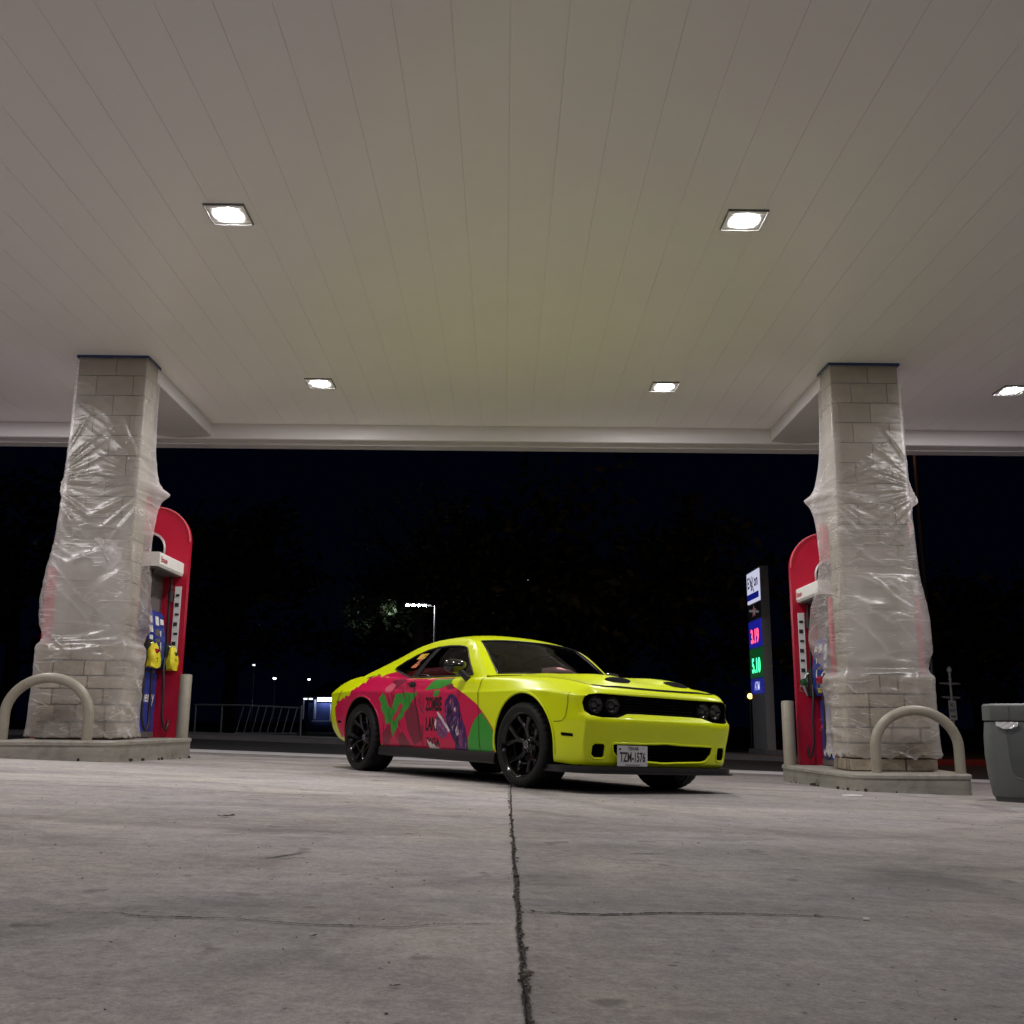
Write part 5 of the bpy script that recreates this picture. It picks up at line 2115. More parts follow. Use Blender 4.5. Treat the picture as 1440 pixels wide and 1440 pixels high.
# grille mesh: thin horizontal slats in the dark slot
q = MB()
for k in range(5):
    z = .660 + k * 0.026
    q.tube([(2.232 - bow_y(y), y, z) for y in np.linspace(-.42, .42, 18)], 0.004, 4)
q.build('grille', M_trim, car, smooth=60)
q = MB()
for k in range(6):
    z = .275 + k * 0.024
    q.tube([(2.195 - bow_y(y), y, z) for y in np.linspace(-.48, .48, 18)], 0.004, 4)
q.build('lower_grille', M_trim, car, smooth=60)
# raised rims round the lower openings
for poly, rad, nm in ((LOWER, 0.011, 'intake_rim'), ([(y, z) for y, z in SIDEIN], 0.009, 'intake_rim'), ([(-y, z) for y, z in SIDEIN], 0.009, 'intake_rim')):
    pts = []
    cx_ = sum(p[0] for p in poly) / len(poly)
    cz_ = sum(p[1] for p in poly) / len(poly)
    for (y, z) in densify(poly, 0.04):
        d = math.hypot(y - cx_, z - cz_)
        k = 1 + 0.012 / d
        p = hit_front(cx_ + (y - cx_) * k, cz_ + (z - cz_) * k, 0.0)
        if p is not None and p.x > 1.9:
            pts.append(p)
    q = MB()
    q.tube(pts + [pts[0]], rad, 8, caps=False)
    q.build(nm, M_paint, car, smooth=70)
# splitter
q = MB()
pl = []
for y in np.linspace(-.93, .93, 41):
    pl.append((2.365 - bow_y(y) * 1.0 - 0.10 * max(0, (abs(y) - .80) / .13) ** 2, y))
outline = pl + [(1.80, .90), (1.80, -.90)]
a, b = cdt(outline, 0.12)
k = len(a)
V_ = [(x, y, .160 + 0.004 * (x - 1.8)) for x, y in a] + [(x, y, .212 + 0.004 * (x - 1.8)) for x, y in a]
F_ = [tuple(f[::-1]) for f in b] + [tuple(i + k for i in f) for f in b]
q.add(V_, F_)
d = densify(outline, 0.12)
k = len(d)
q.add([(x, y, .160 + 0.004 * (x - 1.8)) for x, y in d] + [(x, y, .212 + 0.004 * (x - 1.8)) for x, y in d], [(i, (i + 1) % k, k + (i + 1) % k, k + i) for i in range(k)])
# thin blade standing forward of the lip
k = len(a)
bl = [(x + 0.035 * sstep(2.0, 2.3, x), y * 1.012) for x, y in outline]
a2, b2 = cdt(bl, 0.12)
k = len(a2)
q.add([(x, y, .158) for x, y in a2] + [(x, y, .170) for x, y in a2], [tuple(f[::-1]) for f in b2] + [tuple(i + k for i in f) for f in b2])
d2 = densify(bl, 0.12)
k = len(d2)
q.add([(x, y, .158) for x, y in d2] + [(x, y, .170) for x, y in d2], [(i, (i + 1) % k, k + (i + 1) % k, k + i) for i in range(k)])
q.build('splitter', M_trim, car, smooth=30)
# underside tub so no daylight shows through the wheel wells
q = MB()
q.box((0.0, 0, 0.24), (4.3, 1.10, 0.10), 0.02)
q.box((1.5, 0, 0.36), (0.10, 1.3, 0.08), 0.02)
q.box((-1.48, 0, 0.36), (0.12, 1.3, 0.10), 0.02)
q.build('underbody', M_inner, car, smooth=30)
# tail lamp bar, diffuser, spoiler
q = MB()
q.box((-2.585, 0, .82), (0.03, 1.30, 0.13), 0.01)
q.build('tail_lamp', mat('tail_red', (0.2, 0.005, 0.005), 0.2), car, smooth=30)
# --- licence plate
q = MB()
px_, py_, pz_ = 2.335, -0.385, 0.302
q.box((px_ - bow_y(py_), py_, pz_), (0.006, 0.335, 0.165), 0.002)
pang = math.atan2(0.03 * 2 * py_ / 0.81, 1.0)
plate = q.build('licence_plate', mat('plate_white', (0.50, 0.50, 0.52), 0.45, var=0.06, vscale=20), car, smooth=None)
pxf = px_ - bow_y(py_) + 0.0045
M_pl = mat('plate_black', (0.01, 0.01, 0.012), 0.5)
lettering('TZM\u2022 1576'.replace('\u2022 ', '-'), 0.105, (pxf, py_, pz_ - 0.012), (0, 1, 0), (0, 0, 1), M_pl, plate, xs=0.62, thick=0.0026)
lettering('TEXAS', 0.036, (pxf, py_ + 0.005, pz_ + 0.060), (0, 1, 0), (0, 0, 1), M_pl, plate, xs=1.15, thick=0.0012)
q = MB()
for i in range(14):
    q.box((pxf, py_ - 0.075 + i * 0.0115, pz_ - 0.070), (0.002, 0.007, 0.006))
q.box((pxf, py_ - 0.14, pz_ + 0.055), (0.002, 0.018, 0.016))
q.box((pxf, py_ + 0.12, pz_ + 0.067), (0.002, 0.010, 0.004))
q.build('plate_print', M_pl, plate, smooth=None)

# --- wheels
def make_wheel(r_t=0.362, wdt=0.30):
    wr = empty('wheel', (0, 0, 0))
    wr.parent = car
    hw = wdt / 2
    r_r = 0.268
    # tyre (outer face towards -y)
    q = MB()
    seg = 144
    prof = [(r_r - .004, -hw + .014), (r_r + .012, -hw + .004), (r_r + .035, -hw - .004), (r_t - .04, -hw - .004), (r_t - .018, -hw + .004), (r_t - .006, -hw + .016), (r_t - .001, -hw + .03)]
    tread = [(-.11, 0), (-.075, 0), (-.074, 1), (-.064, 1), (-.063, 0), (-.012, 0), (-.011, 1), (.011, 1), (.012, 0), (.063, 0), (.064, 1), (.074, 1), (.075, 0), (.11, 0)]
    pr = list(prof) + [(r_t - (.009 if g else 0), y) for y, g in tread] + [(a, -b) for a, b in prof[::-1]]
    V_, F_ = [], []
    for k in range(seg):
        a = 2 * PI * k / seg
        for (rad, y) in pr:
            sh = 0.0
            if rad > r_t - 0.012 and 0.05 < abs(y) < hw - 0.003 and k % 4 == 0:
                sh = -0.008
            V_.append(((rad + sh) * math.cos(a), y, (rad + sh) * math.sin(a)))
    m_ = len(pr)
    for k in range(seg):
        for i in range(m_ - 1):
            F_.append((k * m_ + i, ((k + 1) % seg) * m_ + i, ((k + 1) % seg) * m_ + i + 1, k * m_ + i + 1))
    q.add(V_, F_)
    q.build('tyre', M_tyre, wr, smooth=32)
    q = MB()
    q.lathe([(r_r - .016, -hw + .030), (r_r - .002, -hw + .006), (r_r + .006, -hw + .002), (r_r + .004, -hw + .014), (r_r - .010, -hw + .022), (r_r - .018, -hw + .05), (r_r - .03, -hw + .09), (r_r - .045, 0.10), (r_r - .03, hw - .02)], 72, axis='y')
    rim = q.build('rim', M_rim, wr, smooth=40)
    # ten split spokes: five forks, each from the hub to two rim points
    q = MB()
    for k in range(5):
        a0 = 2 * PI * k / 5 + 0.31
        for da in (-0.235, 0.235):
            rows = []
            for t in np.linspace(0, 1, 8):
                rad = 0.050 + (r_r - .022 - 0.050) * t
                ang = a0 + da * (0.10 + 1.15 * sstep(0.22, 0.95, t))
                dep = -hw + 0.020 + 0.062 * (1 - t) ** 1.3 + 0.010
                wd = 0.021 - 0.005 * math.sin(PI * t) + 0.006 * t
                ct, st = math.cos(ang), math.sin(ang)
                c = Vector((rad * ct, dep, rad * st))
                tg = Vector((-st, 0, ct))
                rows.append([c - tg * wd + Vector((0, 0.008, 0)), c - tg * wd * 0.55, c + tg * wd * 0.55, c + tg * wd + Vector((0, 0.008, 0)), c + tg * wd * 0.8 + Vector((0, .035, 0)), c - tg * wd * 0.8 + Vector((0, .035, 0))])
            V_ = [p for r__ in rows for p in r__]
            F_ = []
            for i in range(7):
                for j in range(6):
                    F_.append((i * 6 + j, i * 6 + (j + 1) % 6, (i + 1) * 6 + (j + 1) % 6, (i + 1) * 6 + j))
            q.add(V_, F_)
        # bridge between neighbouring forks
        a1 = a0 + PI / 5
        rows = []
        for t in np.linspace(-1, 1, 5):
            ang = a1 + t * 0.40
            rad = 0.168 - 0.012 * (1 - t * t)
            dep = -hw + 0.055
            c = Vector((rad * math.cos(ang), dep, rad * math.sin(ang)))
            rd = Vector((math.cos(ang), 0, math.sin(ang)))
            rows.append([c - rd * .007, c + rd * .007, c + rd * .006 + Vector((0, .025, 0)), c - rd * .006 + Vector((0, .025, 0))])
        V_ = [p for r__ in rows for p in r__]
        q.add(V_, [(i * 4 + j, i * 4 + (j + 1) % 4, (i + 1) * 4 + (j + 1) % 4, (i + 1) * 4 + j) for i in range(4) for j in range(4)])
    q.build('spokes', M_rim, rim, smooth=30)
    q = MB()
    q.lathe([(0.0, -hw + .072), (0.036, -hw + .072), (0.058, -hw + .085), (0.085, -hw + .105), (0.09, -hw + .14)], 40, axis='y')
    q.build('hub', M_rim, rim, smooth=40)
    q = MB()
    q.lathe([(0.0, -hw + .066), (0.024, -hw + .066), (0.027, -hw + .072)], 28, axis='y')
    q.tube([(0.030 * math.cos(a), -hw + .068, 0.030 * math.sin(a)) for a in np.linspace(0, 2 * PI, 29)], 0.0035, 6, caps=False)
    q.build('centre_cap', M_chrome, rim, smooth=50)
    q = MB()
    for k in range(5):
        a = 2 * PI * k / 5
        q.lathe([(0.0, -.004), (0.008, -.004), (0.009, 0), (0.009, .03)], 10, axis='y', c=(0.057 * math.cos(a), -hw + .080, 0.057 * math.sin(a)))
    q.build('lug_nuts', M_chrome, rim, smooth=40)
    q = MB()
    q.lathe([(0.0, .02), (0.19, .02), (0.19, .045), (0.0, .045)], 40, axis='y')
    q.build('brake_disc', mat('disc_steel', (0.10, 0.10, 0.105), 0.35, metal=0.8), wr, smooth=30)
    q = MB()
    q.box((0.13, 0.02, 0.05), (0.09, 0.07, 0.20), 0.02)
    q.build('caliper', M_blackplastic, wr, smooth=30)
    return wr


w0 = make_wheel()
w0.location = (AXF, -0.795, 0.360)


def copy_wheel(src):
    c = src.copy()
    COL.objects.link(c)
    for ch in [q for q in bpy.data.objects if q.parent == src]:
        d_ = ch.copy()
        COL.objects.link(d_)
        d_.parent = c
        for g in [q for q in bpy.data.objects if q.parent == ch]:
            e_ = g.copy()
            COL.objects.link(e_)
            e_.parent = d_
    return c


for (x, y, rz, ry) in ((AXR, -0.81, 0, 0.7), (AXF, 0.795, PI, 0.3), (AXR, 0.81, PI, 1.1)):
    c = copy_wheel(w0)
    c.location = (x, y, 0.360)
    c.rotation_euler = (0, 0, rz)
    c.rotation_euler.rotate_axis('Y', ry)

# --- interior seen through the glass
q = MB()
q.box((0.50, 0, 0.955), (0.62, 1.40, 0.07), 0.03)
q.build('dashboard', M_inner, car, smooth=40)
q = MB()
q.tube([(0.13 + 0.06 * math.sin(a), .36 + .185 * math.cos(a), .97 + .18 * math.sin(a)) for a in np.linspace(0, 2 * PI, 33)], 0.014, 8, caps=False)
q.tube([(0.13, .20, .97), (0.15, .36, .97), (0.13, .52, .97)], 0.016, 8)
q.build('steering_wheel', M_trim, car, smooth=50)
for s in (-1, 1):
    q = MB()
    q.box((-0.42, s * .37, 1.02), (0.14, 0.46, 0.32), 0.05, Matrix.Rotation(-0.22, 4, 'Y'))
    q.box((-0.49, s * .37, 1.23), (0.10, 0.25, 0.15), 0.04, Matrix.Rotation(-0.15, 4, 'Y'))
    q.build('seat', M_trim, car, smooth=50)
q = MB()
q.box((0.26, 0, 1.335), (0.03, 0.20, 0.055), 0.012)
q.build('rear_view_mirror', M_trim, car, smooth=40)
# pink and white plush lying on the dash
mb = MB()
V_, F_ = [], []
for j in range(13):
    th = PI * j / 12
    for k in range(22):
        a = 2 * PI * k / 22
        nx, ny, nz = math.sin(th) * math.cos(a), math.sin(th) * math.sin(a), math.cos(th)
        q_ = 1 + 0.35 * noise.noise(Vector((nx, ny, nz)) * 2.3 + Vector((3, 1, 0)))
        V_.append((nx * 0.08 * q_, ny * 0.20 * q_, nz * 0.05 * q_))
for j in range(12):
    for k in range(22):
        F_.append((j * 22 + k, j * 22 + (k + 1) % 22, (j + 1) * 22 + (k + 1) % 22, (j + 1) * 22 + k))
mb.add(V_, F_)
pl_o = mb.build('plush_toy', mat('plush_pink', (0.80, 0.42, 0.45), 0.9, var=0.25, vscale=14, bump=0.5, bscale=60), None, smooth=70, weld=0.0005)
pl_o.matrix_world = cm @ Matrix.Translation((0.80, 0.02, 1.055))
tag(pl_o, 'crumpled pink and white soft thing on the dashboard behind the windshield', 'soft toy')

# ------------------------------------------------------------------ street side: sign, lamps, trees, kiosk
def gfar(x, y):
    return gz(x, y) - max(0.0, min(y, 120) - 27) * 0.0105 - 0.05


# lit price pylon: slim side towards the camera, lit face towards -x
def price_sign():
    b = Vector((6.835, 26.70, gfar(6.8, 26.7)))
    r_ = tag(empty('price_sign', b), 'tall lit fuel price sign by the road, left of the right pump', 'sign')
    H = 4.50 - b.z
    mb = MB()
    mb.box((0, 0, H / 2), (0.225, 1.40, H), 0.012)
    mb.build('pylon', mat('sign_grey', (0.36, 0.345, 0.36), 0.45, var=0.05, vscale=2), r_, smooth=30)
    mb = MB()
    mb.box((0.02, 0, 0.12), (0.5, 1.7, 0.28), 0.02)
    mb.build('plinth', mat('kerb_concrete'), r_, smooth=30)

    def panel(nm, z0, z1, col, es, y0=-0.66, y1=0.66):
        mb = MB()
        mb.box((-0.122, (y0 + y1) / 2, (z0 + z1) / 2 - b.z), (0.03, y1 - y0, z1 - z0), 0.004)
        return mb.build(nm, mat('panel_' + nm + str(int(z0 * 100)), col, 0.3, emit=col, es=es), r_, smooth=None)
    ux, uy = Vector((0, -1, 0)), Vector((0, 0, 1))
    top = panel('name_panel', 3.60, 4.44, (0.72, 0.72, 0.95), 0.75)
    mb = MB()
    mb.box((-0.139, 0.04, 3.77 - b.z), (0.006, 1.24, 0.17))
    mb.build('blue_band', mat('sign_blue', (0.01, 0.015, 0.25), 0.4, emit=(0.01, 0.015, 0.3), es=0.5), top, smooth=None)
    lettering('E', 0.42, (-0.1395, 0.50, 4.15 - b.z), ux, uy, mat('sign_red_letter', (0.10, 0.01, 0.06), 0.4), top, xs=0.85, thick=0.012)
    lettering('on', 0.42, (-0.1395, -0.34, 4.15 - b.z), ux, uy, mat('sign_red_letter'), top, xs=0.95, thick=0.012)
    mb = MB()     # the interlocked double x
    for (ya, yb_, za, zb_) in ((0.36, 0.08, 4.32, 3.93), (0.10, 0.34, 4.32, 4.02), (0.20, -0.10, 4.22, 3.88), (-0.06, 0.20, 4.28, 3.92)):
        d = Vector((0, yb_ - ya, zb_ - za))
        nrm = Vector((0, -d.z, d.y)).normalized() * 0.028
        a, c = Vector((-0.1398, ya, za - b.z)), Vector((-0.1398, yb_, zb_ - b.z))
        mb.add([a - nrm, a + nrm, c + nrm, c - nrm], [(0, 1, 2, 3)])
    mb.build('lettering', mat('sign_red_letter'), top, smooth=None, recalc=False)
    lo = panel('emblem_panel', 3.15, 3.56, (0.012, 0.012, 0.014), 0.2)
    mb = MB()
    st = []
    for k in range(10):
        rad = 0.19 if k % 2 == 0 else 0.075
        a = PI / 2 + k * PI / 5
        st.append((rad * math.cos(a), rad * math.sin(a)))
    mb.add([Vector((-0.1395, -u * 1.4, 3.36 - b.z + v_)) for u, v_ in st], [tuple(range(10))])
    mb.build('star', mat('star_pink', (0.5, 0.16, 0.2), 0.4, emit=(0.5, 0.16, 0.2), es=0.35), lo, smooth=None, recalc=False)
    mb = MB()
    mb.box((-0.1393, 0, 3.36 - b.z), (0.004, 1.0, 0.06), 0, Matrix.Rotation(0.12, 4, 'X'))
    mb.build('swoosh', mat('swoosh_grey', (0.35, 0.35, 0.36), 0.4, emit=(0.3, 0.3, 0.3), es=0.3), lo, smooth=None)
    p1 = panel('fuel_price', 2.40, 3.11, (0.012, 0.014, 0.30), 0.8)
    p2 = panel('fuel_price', 1.60, 2.37, (0.006, 0.085, 0.02), 0.55)
    p3 = panel('cash_panel', 1.18, 1.57, (0.012, 0.014, 0.25), 0.7)
    lettering('3.19', 0.50, (-0.139, 0.02, 2.68 - b.z), ux, uy, mat('digit_red', (1, .05, .08), 0.4, emit=(1.0, 0.07, 0.10), es=3.0), p1, xs=1.0, thick=0.016)
    lettering('5.10', 0.52, (-0.139, 0.0, 1.90 - b.z), ux, uy, mat('digit_green', (.05, 1, .4), 0.4, emit=(0.06, 0.9, 0.36), es=2.4), p2, xs=1.0, thick=0.018)
    lettering('ATM', 0.30, (-0.139, -0.02, 1.37 - b.z), ux, uy, mat('letter_blue_lit', (.6, .65, 1), 0.4, emit=(0.45, 0.5, 1.0), es=0.9), p3, xs=0.85, thick=0.01)


price_sign()


def lamp_post(name, x, y, h, label, group, rad=0.05, arm=None, leds=0, es=60, col=(0.9, 0.95, 1.0), head=0.12):
    z0 = gfar(x, y)
    r_ = tag(empty(name, (x, y, z0)), label, 'street lamp', group)
    H = h - z0
    mb = MB()
    pts = [(0, 0, 0), (0, 0, H * 0.5), (0, 0, H)]
    mb.tube(pts, [rad * 1.2, rad, rad * 0.8], 10)
    if arm:
        mb.tube([(0, 0, H - 0.03), (arm * 0.5, 0, H + 0.01), (arm, 0, H + 0.02)], rad * 0.6, 8)
    mb.build('pole', mat('pole_metal', (0.16, 0.16, 0.17), 0.4, metal=0.6), r_, smooth=40)
    M_e = mat('led_%s' % name + str(es), (0.9, 0.9, 0.9), 0.4, emit=col, es=es)
    ax = arm or 0
    mb = MB()
    L_ = 0.17 * max(leds, 1) if leds else head * 2
    sgn = -1 if ax < 0 else 1
    mb.box((ax + sgn * L_ / 2 * (1 if leds else 0), 0, H + 0.05), (L_ if leds else head * 2, 0.30 if leds else head * 2, 0.06), 0.015)
    hd = mb.build('lamp_head', mat('pole_metal'), r_, smooth=30)
    if leds:
        for k in range(leds):
            mb = MB()
            mb.box((ax + sgn * (0.10 + k * 0.17), -0.06, H + 0.005), (0.08, 0.2, 0.04), 0.018)
            mb.build('led', M_e, hd, smooth=30)
    else:
        mb = MB()
        mb.box((ax, 0, H - 0.02), (head * 1.5, head * 1.5, head), head * 0.3)
        mb.build('lens', M_e, hd, smooth=30)
    return r_


lamp_post('street_lamp', -2.10, 30.0, 3.80, 'slim lamp post with a row of four white lamps behind the coupe roof', None, 0.045, -0.22, 4, 260)
lamp_post('yard_lamp', -15.0, 66.0, 3.05, 'far white yard lamp in the dark, left of the kiosk pair', 'far white lamps by the kiosk', 0.05, None, 0, 7, head=0.12)
lamp_post('yard_lamp', -12.75, 66.0, 3.0, 'far white yard lamp on a thin pole just above the lit kiosk', 'far white lamps by the kiosk', 0.05, None, 0, 6, head=0.10)
lamp_post('yard_lamp', -16.4, 66.0, 3.9, 'faintest far lamp, highest and leftmost in the dark', 'far white lamps by the kiosk', 0.05, None, 0, 2.0, head=0.10)
# utility pole at the right; unseen orange lamp added on top to light it
lamp_post('pole_with_added_lamp', 12.78, 30.0, 10.2, 'tall slim utility pole beside the right column, lit copper by an added unseen lamp', None, 0.075, -0.35, 0, 420, (1.0, 0.36, 0.12), 0.16)

# amber light on a post
r_ = tag(empty('amber_signal', (8.52, 35, gfar(8.5, 35))), 'small amber light on a dark post under the price sign', 'signal light')
Hh = 1.33 - gfar(8.5, 35)
mb = MB()
mb.tube([(0, 0, 0), (0, 0, Hh - 0.1)], 0.035, 8)
mb.build('post', M_trim, r_, smooth=40)
mb = MB()
mb.box((0, 0.04, Hh), (0.30, 0.14, 0.36), 0.03)
mb.build('housing', M_trim, r_, smooth=30)
mb = MB()
mb.lathe([(0.0, -.07), (0.08, -.055), (0.10, 0.0)], 20, axis='y', c=(0, -0.02, Hh))
mb.build('lens', mat('amber', (1, .6, .1), 0.4, emit=(1.0, 0.62, 0.14), es=4.0), r_, smooth=50)

# little direction sign
zz = gz(8.87, 20) - 0.01
r_ = tag(empty('direction_sign', (8.87, 20.0, zz)), 'small arrow sign on a grey post behind the right column', 'sign')
mb = MB()
T = 1.56 - zz
mb.tube([(0, 0, 0), (0, 0, T - 0.1)], 0.024, 12)
mb.lathe([(0.024, T - .12), (0.045, T - .12), (0.05, T - .06), (0.03, T - .02), (0.0, T)], 16)
for z in (T - 0.26, T - 0.66):
    mb.lathe([(0.026, z - .02), (0.034, z - .015), (0.034, z + .015), (0.026, z + .02)], 14)
mb.build('post', mat('post_grey', (0.20, 0.20, 0.20), 0.4), r_, smooth=40)
mb = MB()
mb.box((-0.01, -0.035, 0.70 - zz), (0.15, 0.010, 0.385), 0.004)
pn = mb.build('plaque', mat('plaque_grey', (0.26, 0.25, 0.25), 0.5), r_, smooth=None)
M_pk = mat('plaque_print', (0.012, 0.012, 0.012), 0.6)
lettering('ALL', 0.105, (-0.01, -0.0415, 0.80 - zz), (1, 0, 0), (0, 0, 1), M_pk, pn, xs=0.62, thick=0.003)
lettering('WAY', 0.105, (-0.01, -0.0415, 0.69 - zz), (1, 0, 0), (0, 0, 1), M_pk, pn, xs=0.55, thick=0.003)
mb = MB()
mb.add([(-0.055, -0.0415, 0.565 - zz), (0.01, -0.0415, 0.565 - zz), (0.01, -0.0415, 0.545 - zz), (0.045, -0.0415, 0.578 - zz), (0.01, -0.0415, 0.611 - zz), (0.01, -0.0415, 0.59 - zz), (-0.055, -0.0415, 0.59 - zz)], [tuple(range(7))])
mb.build('arrow', M_pk, pn, smooth=None, recalc=False)
for z, rad in ((1.22 - zz, 0.20), (0.95 - zz, 0.17)):
    mb = MB()
    mb.tube([(rad * math.cos(a), 0.15 * math.sin(a) + 0.02, z + 0.02 * math.sin(a)) for a in np.linspace(0, 2 * PI, 33)], 0.008, 6, caps=False)
    mb.build('wire_hoop', mat('post_grey'), r_, smooth=50)

# leaning railing by the road
r_ = tag(empty('railing', (-8.3, 33.0, gfar(-8.3, 33))), 'pale slanted metal railing standing beyond the road', 'railing')
mb = MB()
mb.tube([(-1.75, 0, 0.98), (-0.2, 0, 0.98), (1.75, 0.1, 0.90)], 0.026, 8)
mb.build('top_rail', mat('rail_metal', (0.20, 0.20, 0.23), 0.5), r_, smooth=40)
mb = MB()
mb.tube([(-0.4, 0, 0.10), (1.6, 0.1, 0.08)], 0.022, 8)
mb.build('bottom_rail', mat('rail_metal'), r_, smooth=40)
for k in range(8):
    mb = MB()
    x = -0.35 + k * 0.25
    mb.tube([(x, 0.02, 0.10), (x + 0.19, 0.03, 0.95)], 0.016, 6)
    mb.build('baluster', mat('rail_metal'), r_, smooth=40)
for x in (-1.70, -0.85, 1.72):
    mb = MB()
    mb.tube([(x, 0.02, 0), (x, 0.02, 0.98)], 0.03, 8)
    mb.build('post', mat('rail_metal'), r_, smooth=40)

# lit kiosk far behind
KZ = -0.85
r_ = tag(empty('kiosk', (-14.4, 85, KZ)), 'far low building with a bright white eave and a lit window', 'kiosk')
M_kw = mat('kiosk_blue', (0.03, 0.05, 0.20), 0.6, var=0.15, vscale=1)
mb = MB()
mb.box((0.6, 1.6, 1.32), (5.2, 3.0, 2.64), 0.02)
mb.build('wall', M_kw, r_, smooth=None)
mb = MB()
mb.add([(-2.5, -0.5, 3.1), (3.7, -0.5, 3.1), (3.7, 3.7, 3.1), (-2.5, 3.7, 3.1), (-0.6, 1.6, 4.5), (1.8, 1.6, 4.5)], [(0, 1, 5, 4), (1, 2, 5), (2, 3, 4, 5), (3, 0, 4), (3, 2, 1, 0)])
mb.build('roof', mat('kiosk_roof', (0.03, 0.03, 0.045), 0.8), r_, smooth=None)
mb = MB()
mb.box((1.0, -0.35, 2.90), (4.3, 0.25, 0.30), 0.03)
mb.build('lit_eave', mat('eave_light', (0.9, 0.95, 1), 0.4, emit=(0.80, 0.90, 1.0), es=9.0), r_, smooth=30)
mb = MB()
mb.box((-1.95, -0.35, 2.95), (0.75, 0.12, 0.12), 0.03)
mb.build('lit_eave', mat('eave_light2', (0.9, 0.95, 1), 0.4, emit=(0.80, 0.90, 1.0), es=2.2), r_, smooth=30)
mb = MB()
mb.box((0.95, 0.04, 2.25), (1.25, 0.12, 0.80), 0.01)
wn = mb.build('window', mat('kiosk_pane', (0.8, 0.85, 0.9), 0.3, emit=(0.72, 0.82, 0.95), es=1.6), r_, smooth=None)
mb = MB()
for (x, z, sx_, sz) in ((0.30, 2.25, 0.10, 0.9), (1.62, 2.25, 0.10, 0.9), (0.95, 1.80, 1.5, 0.09), (0.62, 2.25, 0.09, 0.85), (0.05, 1.85, 0.35, 1.3), (-2.35, 2.1, 0.10, 1.6), (-1.4, 2.1, 0.16, 1.6), (0.5, 1.16, 4.2, 0.09)):
    mb.box((x, -0.05, z), (sx_, 0.12, sz))
mb.build('frame', mat('kiosk_frame', (0.55, 0.6, 0.8), 0.5), wn, smooth=None)

# distant dark block with a few lit windows seen between the trees
r_ = tag(empty('far_building', (3.0, 90, -1)), 'black distant building whose few lit windows twinkle through the trees', 'building')
mb = MB()
mb.box((0, 4, 8.0), (16, 8, 16.0), 0.05)
mb.build('wall', mat('far_wall', (0.02, 0.02, 0.024), 0.9), r_, smooth=None)
M_fw = mat('far_window_lit', (0.8, 0.85, 1), 0.4, emit=(0.7, 0.8, 1.0), es=0.8)
rr = random.Random(5)
for (x, z) in [(-1.2, 15.0), (-0.9, 15.0), (-0.6, 15.02), (-0.35, 15.0), (-0.1, 15.05), (-3.9, 13.9), (-3.7, 13.6), (1.0, 13.4), (1.25, 13.6), (1.3, 13.3), (0.7, 13.3), (2.7, 15.6), (2.95, 15.6), (3.2, 13.9), (-0.4, 13.4), (-5.9, 10.4)]:
    mb = MB()
    mb.box((x, -0.03, z - 1), (rr.uniform(.07, .16), 0.06, rr.uniform(.06, .15)))
    mb.build('window', M_fw, r_, smooth=None)

# ------------------------------------------------------------------ trees
M_bark = mat('bark', (0.014, 0.012, 0.010), 0.95, bump=0.6, bscale=18)
M_leafd = leaf_mat('leaf_dark', (0.018, 0.035, 0.012), (0.05, 0.08, 0.03))


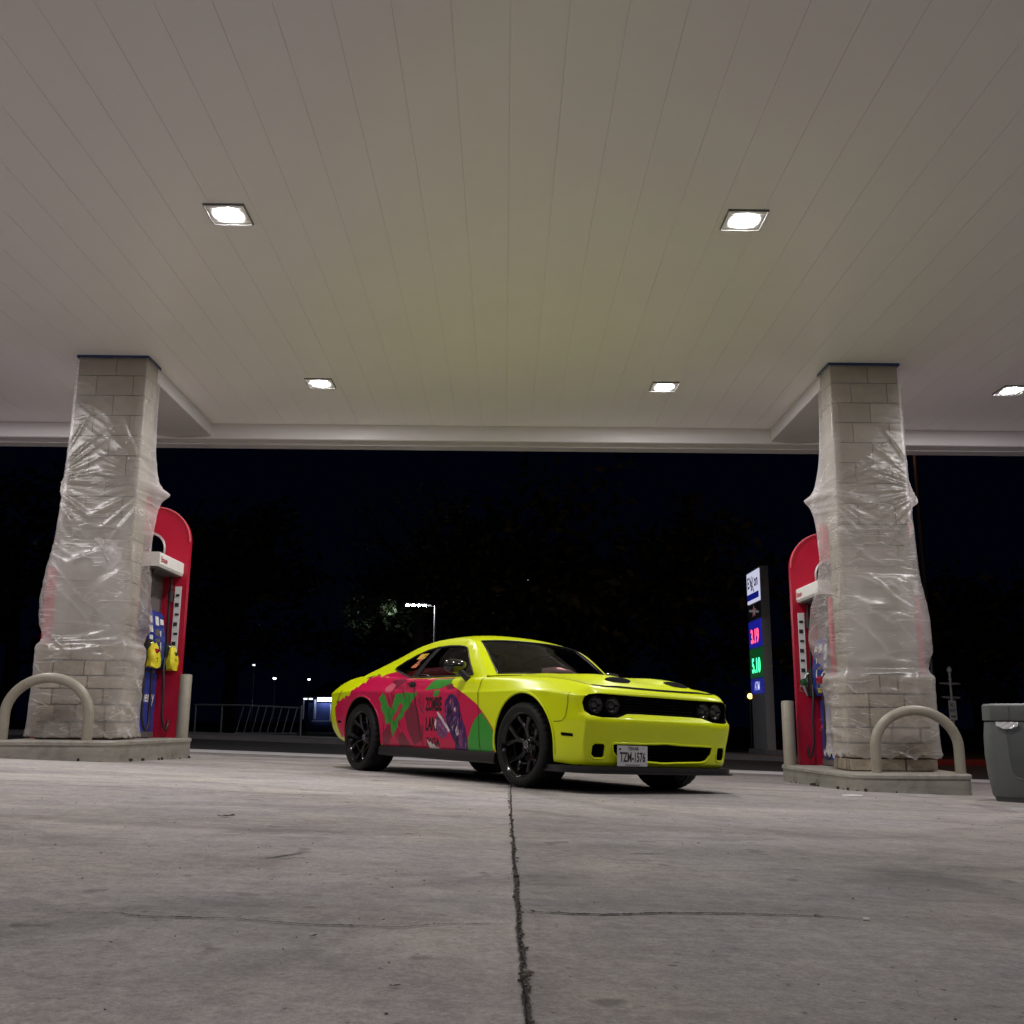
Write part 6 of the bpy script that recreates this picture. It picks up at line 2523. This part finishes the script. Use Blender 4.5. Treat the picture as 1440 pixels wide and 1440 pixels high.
def make_tree(x, y, h, cr, seed, label, low=0.35, n=2600, leaf=0.16, group='dark trees beyond the road', boughs=()):
    rr = random.Random(seed)
    z0 = gfar(x, y)
    r_ = tag(empty('tree', (x, y, z0)), label, 'tree', group)
    mb = MB()
    tips = []
    top = Vector((rr.uniform(-.3, .3), rr.uniform(-.3, .3), h * 0.78))
    tr = [Vector((0, 0, -0.1)), Vector((rr.uniform(-.1, .1), 0, h * 0.25)), Vector((top.x * .5, top.y * .5, h * 0.5)), top]
    mb.tube(tr, [0.035 * h, 0.026 * h, 0.017 * h, 0.005 * h], 9)
    for k in range(12):
        a = k / 12 * 2 * PI * 1.9 + rr.random()
        t = 0.3 + 0.6 * k / 12
        b0 = Vector((top.x * t, top.y * t, h * (0.24 + 0.5 * k / 12)))
        ln = cr * rr.uniform(0.65, 1.0) * (1 - 0.35 * k / 12)
        e = b0 + Vector((math.cos(a) * ln, math.sin(a) * ln, h * rr.uniform(0.02, 0.18)))
        mid = (b0 + e) / 2 + Vector((0, 0, h * 0.05))
        mb.tube([b0, mid, e], [0.012 * h, 0.008 * h, 0.003 * h], 6)
        tips += [e, mid, (mid + e) / 2]
        for q in range(2):
            e2 = mid + Vector((math.cos(a + (-1) ** q) * ln * .5, math.sin(a + (-1) ** q) * ln * .5, h * rr.uniform(-.04, .12)))
            mb.tube([mid, e2], [0.006 * h, 0.002 * h], 5)
            tips.append(e2)
    tips.append(top)
    for (bx, by, bz, br, bn) in boughs:      # low boughs hanging out of the crown
        e = Vector((bx - x, by - y, bz - z0))
        b0 = Vector((top.x * .5, top.y * .5, h * 0.5))
        mb.tube([b0, (b0 + e) / 2 + Vector((0, 0, 0.4)), e + Vector((0, 0, br * .5))], [0.006 * h, 0.004 * h, 0.0015 * h], 6)
    mb.build('trunk', M_bark, r_, smooth=50)
    V_, F_ = [], []
    clumps = []
    for tpt in tips:
        for q in range(2):
            clumps.append((tpt + Vector((rr.gauss(0, .3), rr.gauss(0, .3), rr.gauss(0, .25))) * cr * 0.35, cr * rr.uniform(.16, .34)))
    for i in range(n):
        c, cr_ = rr.choice(clumps)
        d = Vector((rr.gauss(0, 1), rr.gauss(0, 1), rr.gauss(0, 0.75)))
        d = d.normalized() * cr_ * rr.random() ** 0.45
        p = c + d
        if p.z < h * low - 0.5 * cr:
            continue
        a = Vector((rr.gauss(0, 1), rr.gauss(0, 1), rr.gauss(0, .7))).normalized()
        b = a.cross(Vector((rr.gauss(0, 1), rr.gauss(0, 1), rr.gauss(0, 1)))).normalized()
        s = leaf * rr.uniform(.6, 1.3)
        k = len(V_)
        V_ += [p - a * s, p + b * s * .45, p + a * s, p - b * s * .45]
        F_.append((k, k + 1, k + 2, k + 3))
    for (bx, by, bz, br, bn) in boughs:
        for i in range(bn):
            d = Vector((rr.gauss(0, 1), rr.gauss(0, 1), rr.gauss(0, .8))).normalized() * br * rr.random() ** .4
            p = Vector((bx - x, by - y, bz - z0)) + d
            a = Vector((rr.gauss(0, 1), rr.gauss(0, 1), rr.gauss(0, .7))).normalized()
            b = a.cross(Vector((rr.gauss(0, 1), rr.gauss(0, 1), rr.gauss(0, 1)))).normalized()
            s = leaf * .6 * rr.uniform(.6, 1.3)
            k = len(V_)
            V_ += [p - a * s, p + b * s * .45, p + a * s, p - b * s * .45]
            F_.append((k, k + 1, k + 2, k + 3))
    q = MB()
    q.add(V_, F_)
    q.build('crown', M_leafd, r_, smooth=None, recalc=False)
    return r_


make_tree(-3.0, 35.5, 9.5, 3.4, 3, 'tree whose low leaves catch the street lamp left of the coupe roof', 0.55, 3200, 0.11, boughs=((-3.62, 30.5, 3.78, 0.33, 420), (-4.55, 30.9, 3.72, 0.62, 520)))
for (x, y, h, cr, sd, lab) in [(1.5, 44, 12.5, 5.5, 4, 'broad black tree straight behind the coupe'), (-12.5, 46, 11.0, 5.0, 5, 'black tree above the railing between the left pump and the coupe'),
                               (8.6, 47, 12, 5.0, 6, 'black tree behind the price sign'), (-21.5, 44, 11.5, 5.2, 7, 'black tree behind the left wrapped column'),
                               (16.5, 45, 9.5, 4.2, 8, 'black tree behind the right wrapped column'), (23.5, 50, 9, 4.6, 9, 'black tree above the litter bin at the right edge'), (-4.5, 52, 10.5, 4.6, 12, 'black tree beyond the lit-leaf tree, left of the coupe roof')]:
    make_tree(x, y, h, cr, sd, lab, 0.3, 2600, 0.30)
# low dark shrubs along the verge
for i, (x, y, s, lab) in enumerate([(9.4, 27.5, 0.55, 'low black shrub at the foot of the price sign'), (-11.6, 29, 0.6, 'low black shrub left of the railing'), (14.5, 28, 0.7, 'low black shrub right of the arrow sign post')]):
    rr = random.Random(60 + i)
    V_, F_ = [], []
    for k in range(900):
        d = Vector((rr.gauss(0, 1), rr.gauss(0, .7), abs(rr.gauss(0, .7))))
        p = d.normalized() * s * rr.random() ** .4
        p.x *= 1.8
        a = Vector((rr.gauss(0, 1), rr.gauss(0, 1), rr.gauss(0, 1))).normalized() * .06
        b = a.cross(Vector((rr.gauss(0, 1), rr.gauss(0, 1), rr.gauss(0, 1)))).normalized() * .03
        q = len(V_)
        V_ += [p - a, p + b, p + a, p - b]
        F_.append((q, q + 1, q + 2, q + 3))
    q = MB()
    q.add(V_, F_)
    o = q.build('shrub', M_leafd, None, smooth=None, recalc=False)
    o.location = (x, y, gfar(x, y) + 0.02)
    tag(o, lab, 'shrub', 'low shrubs on the verge')
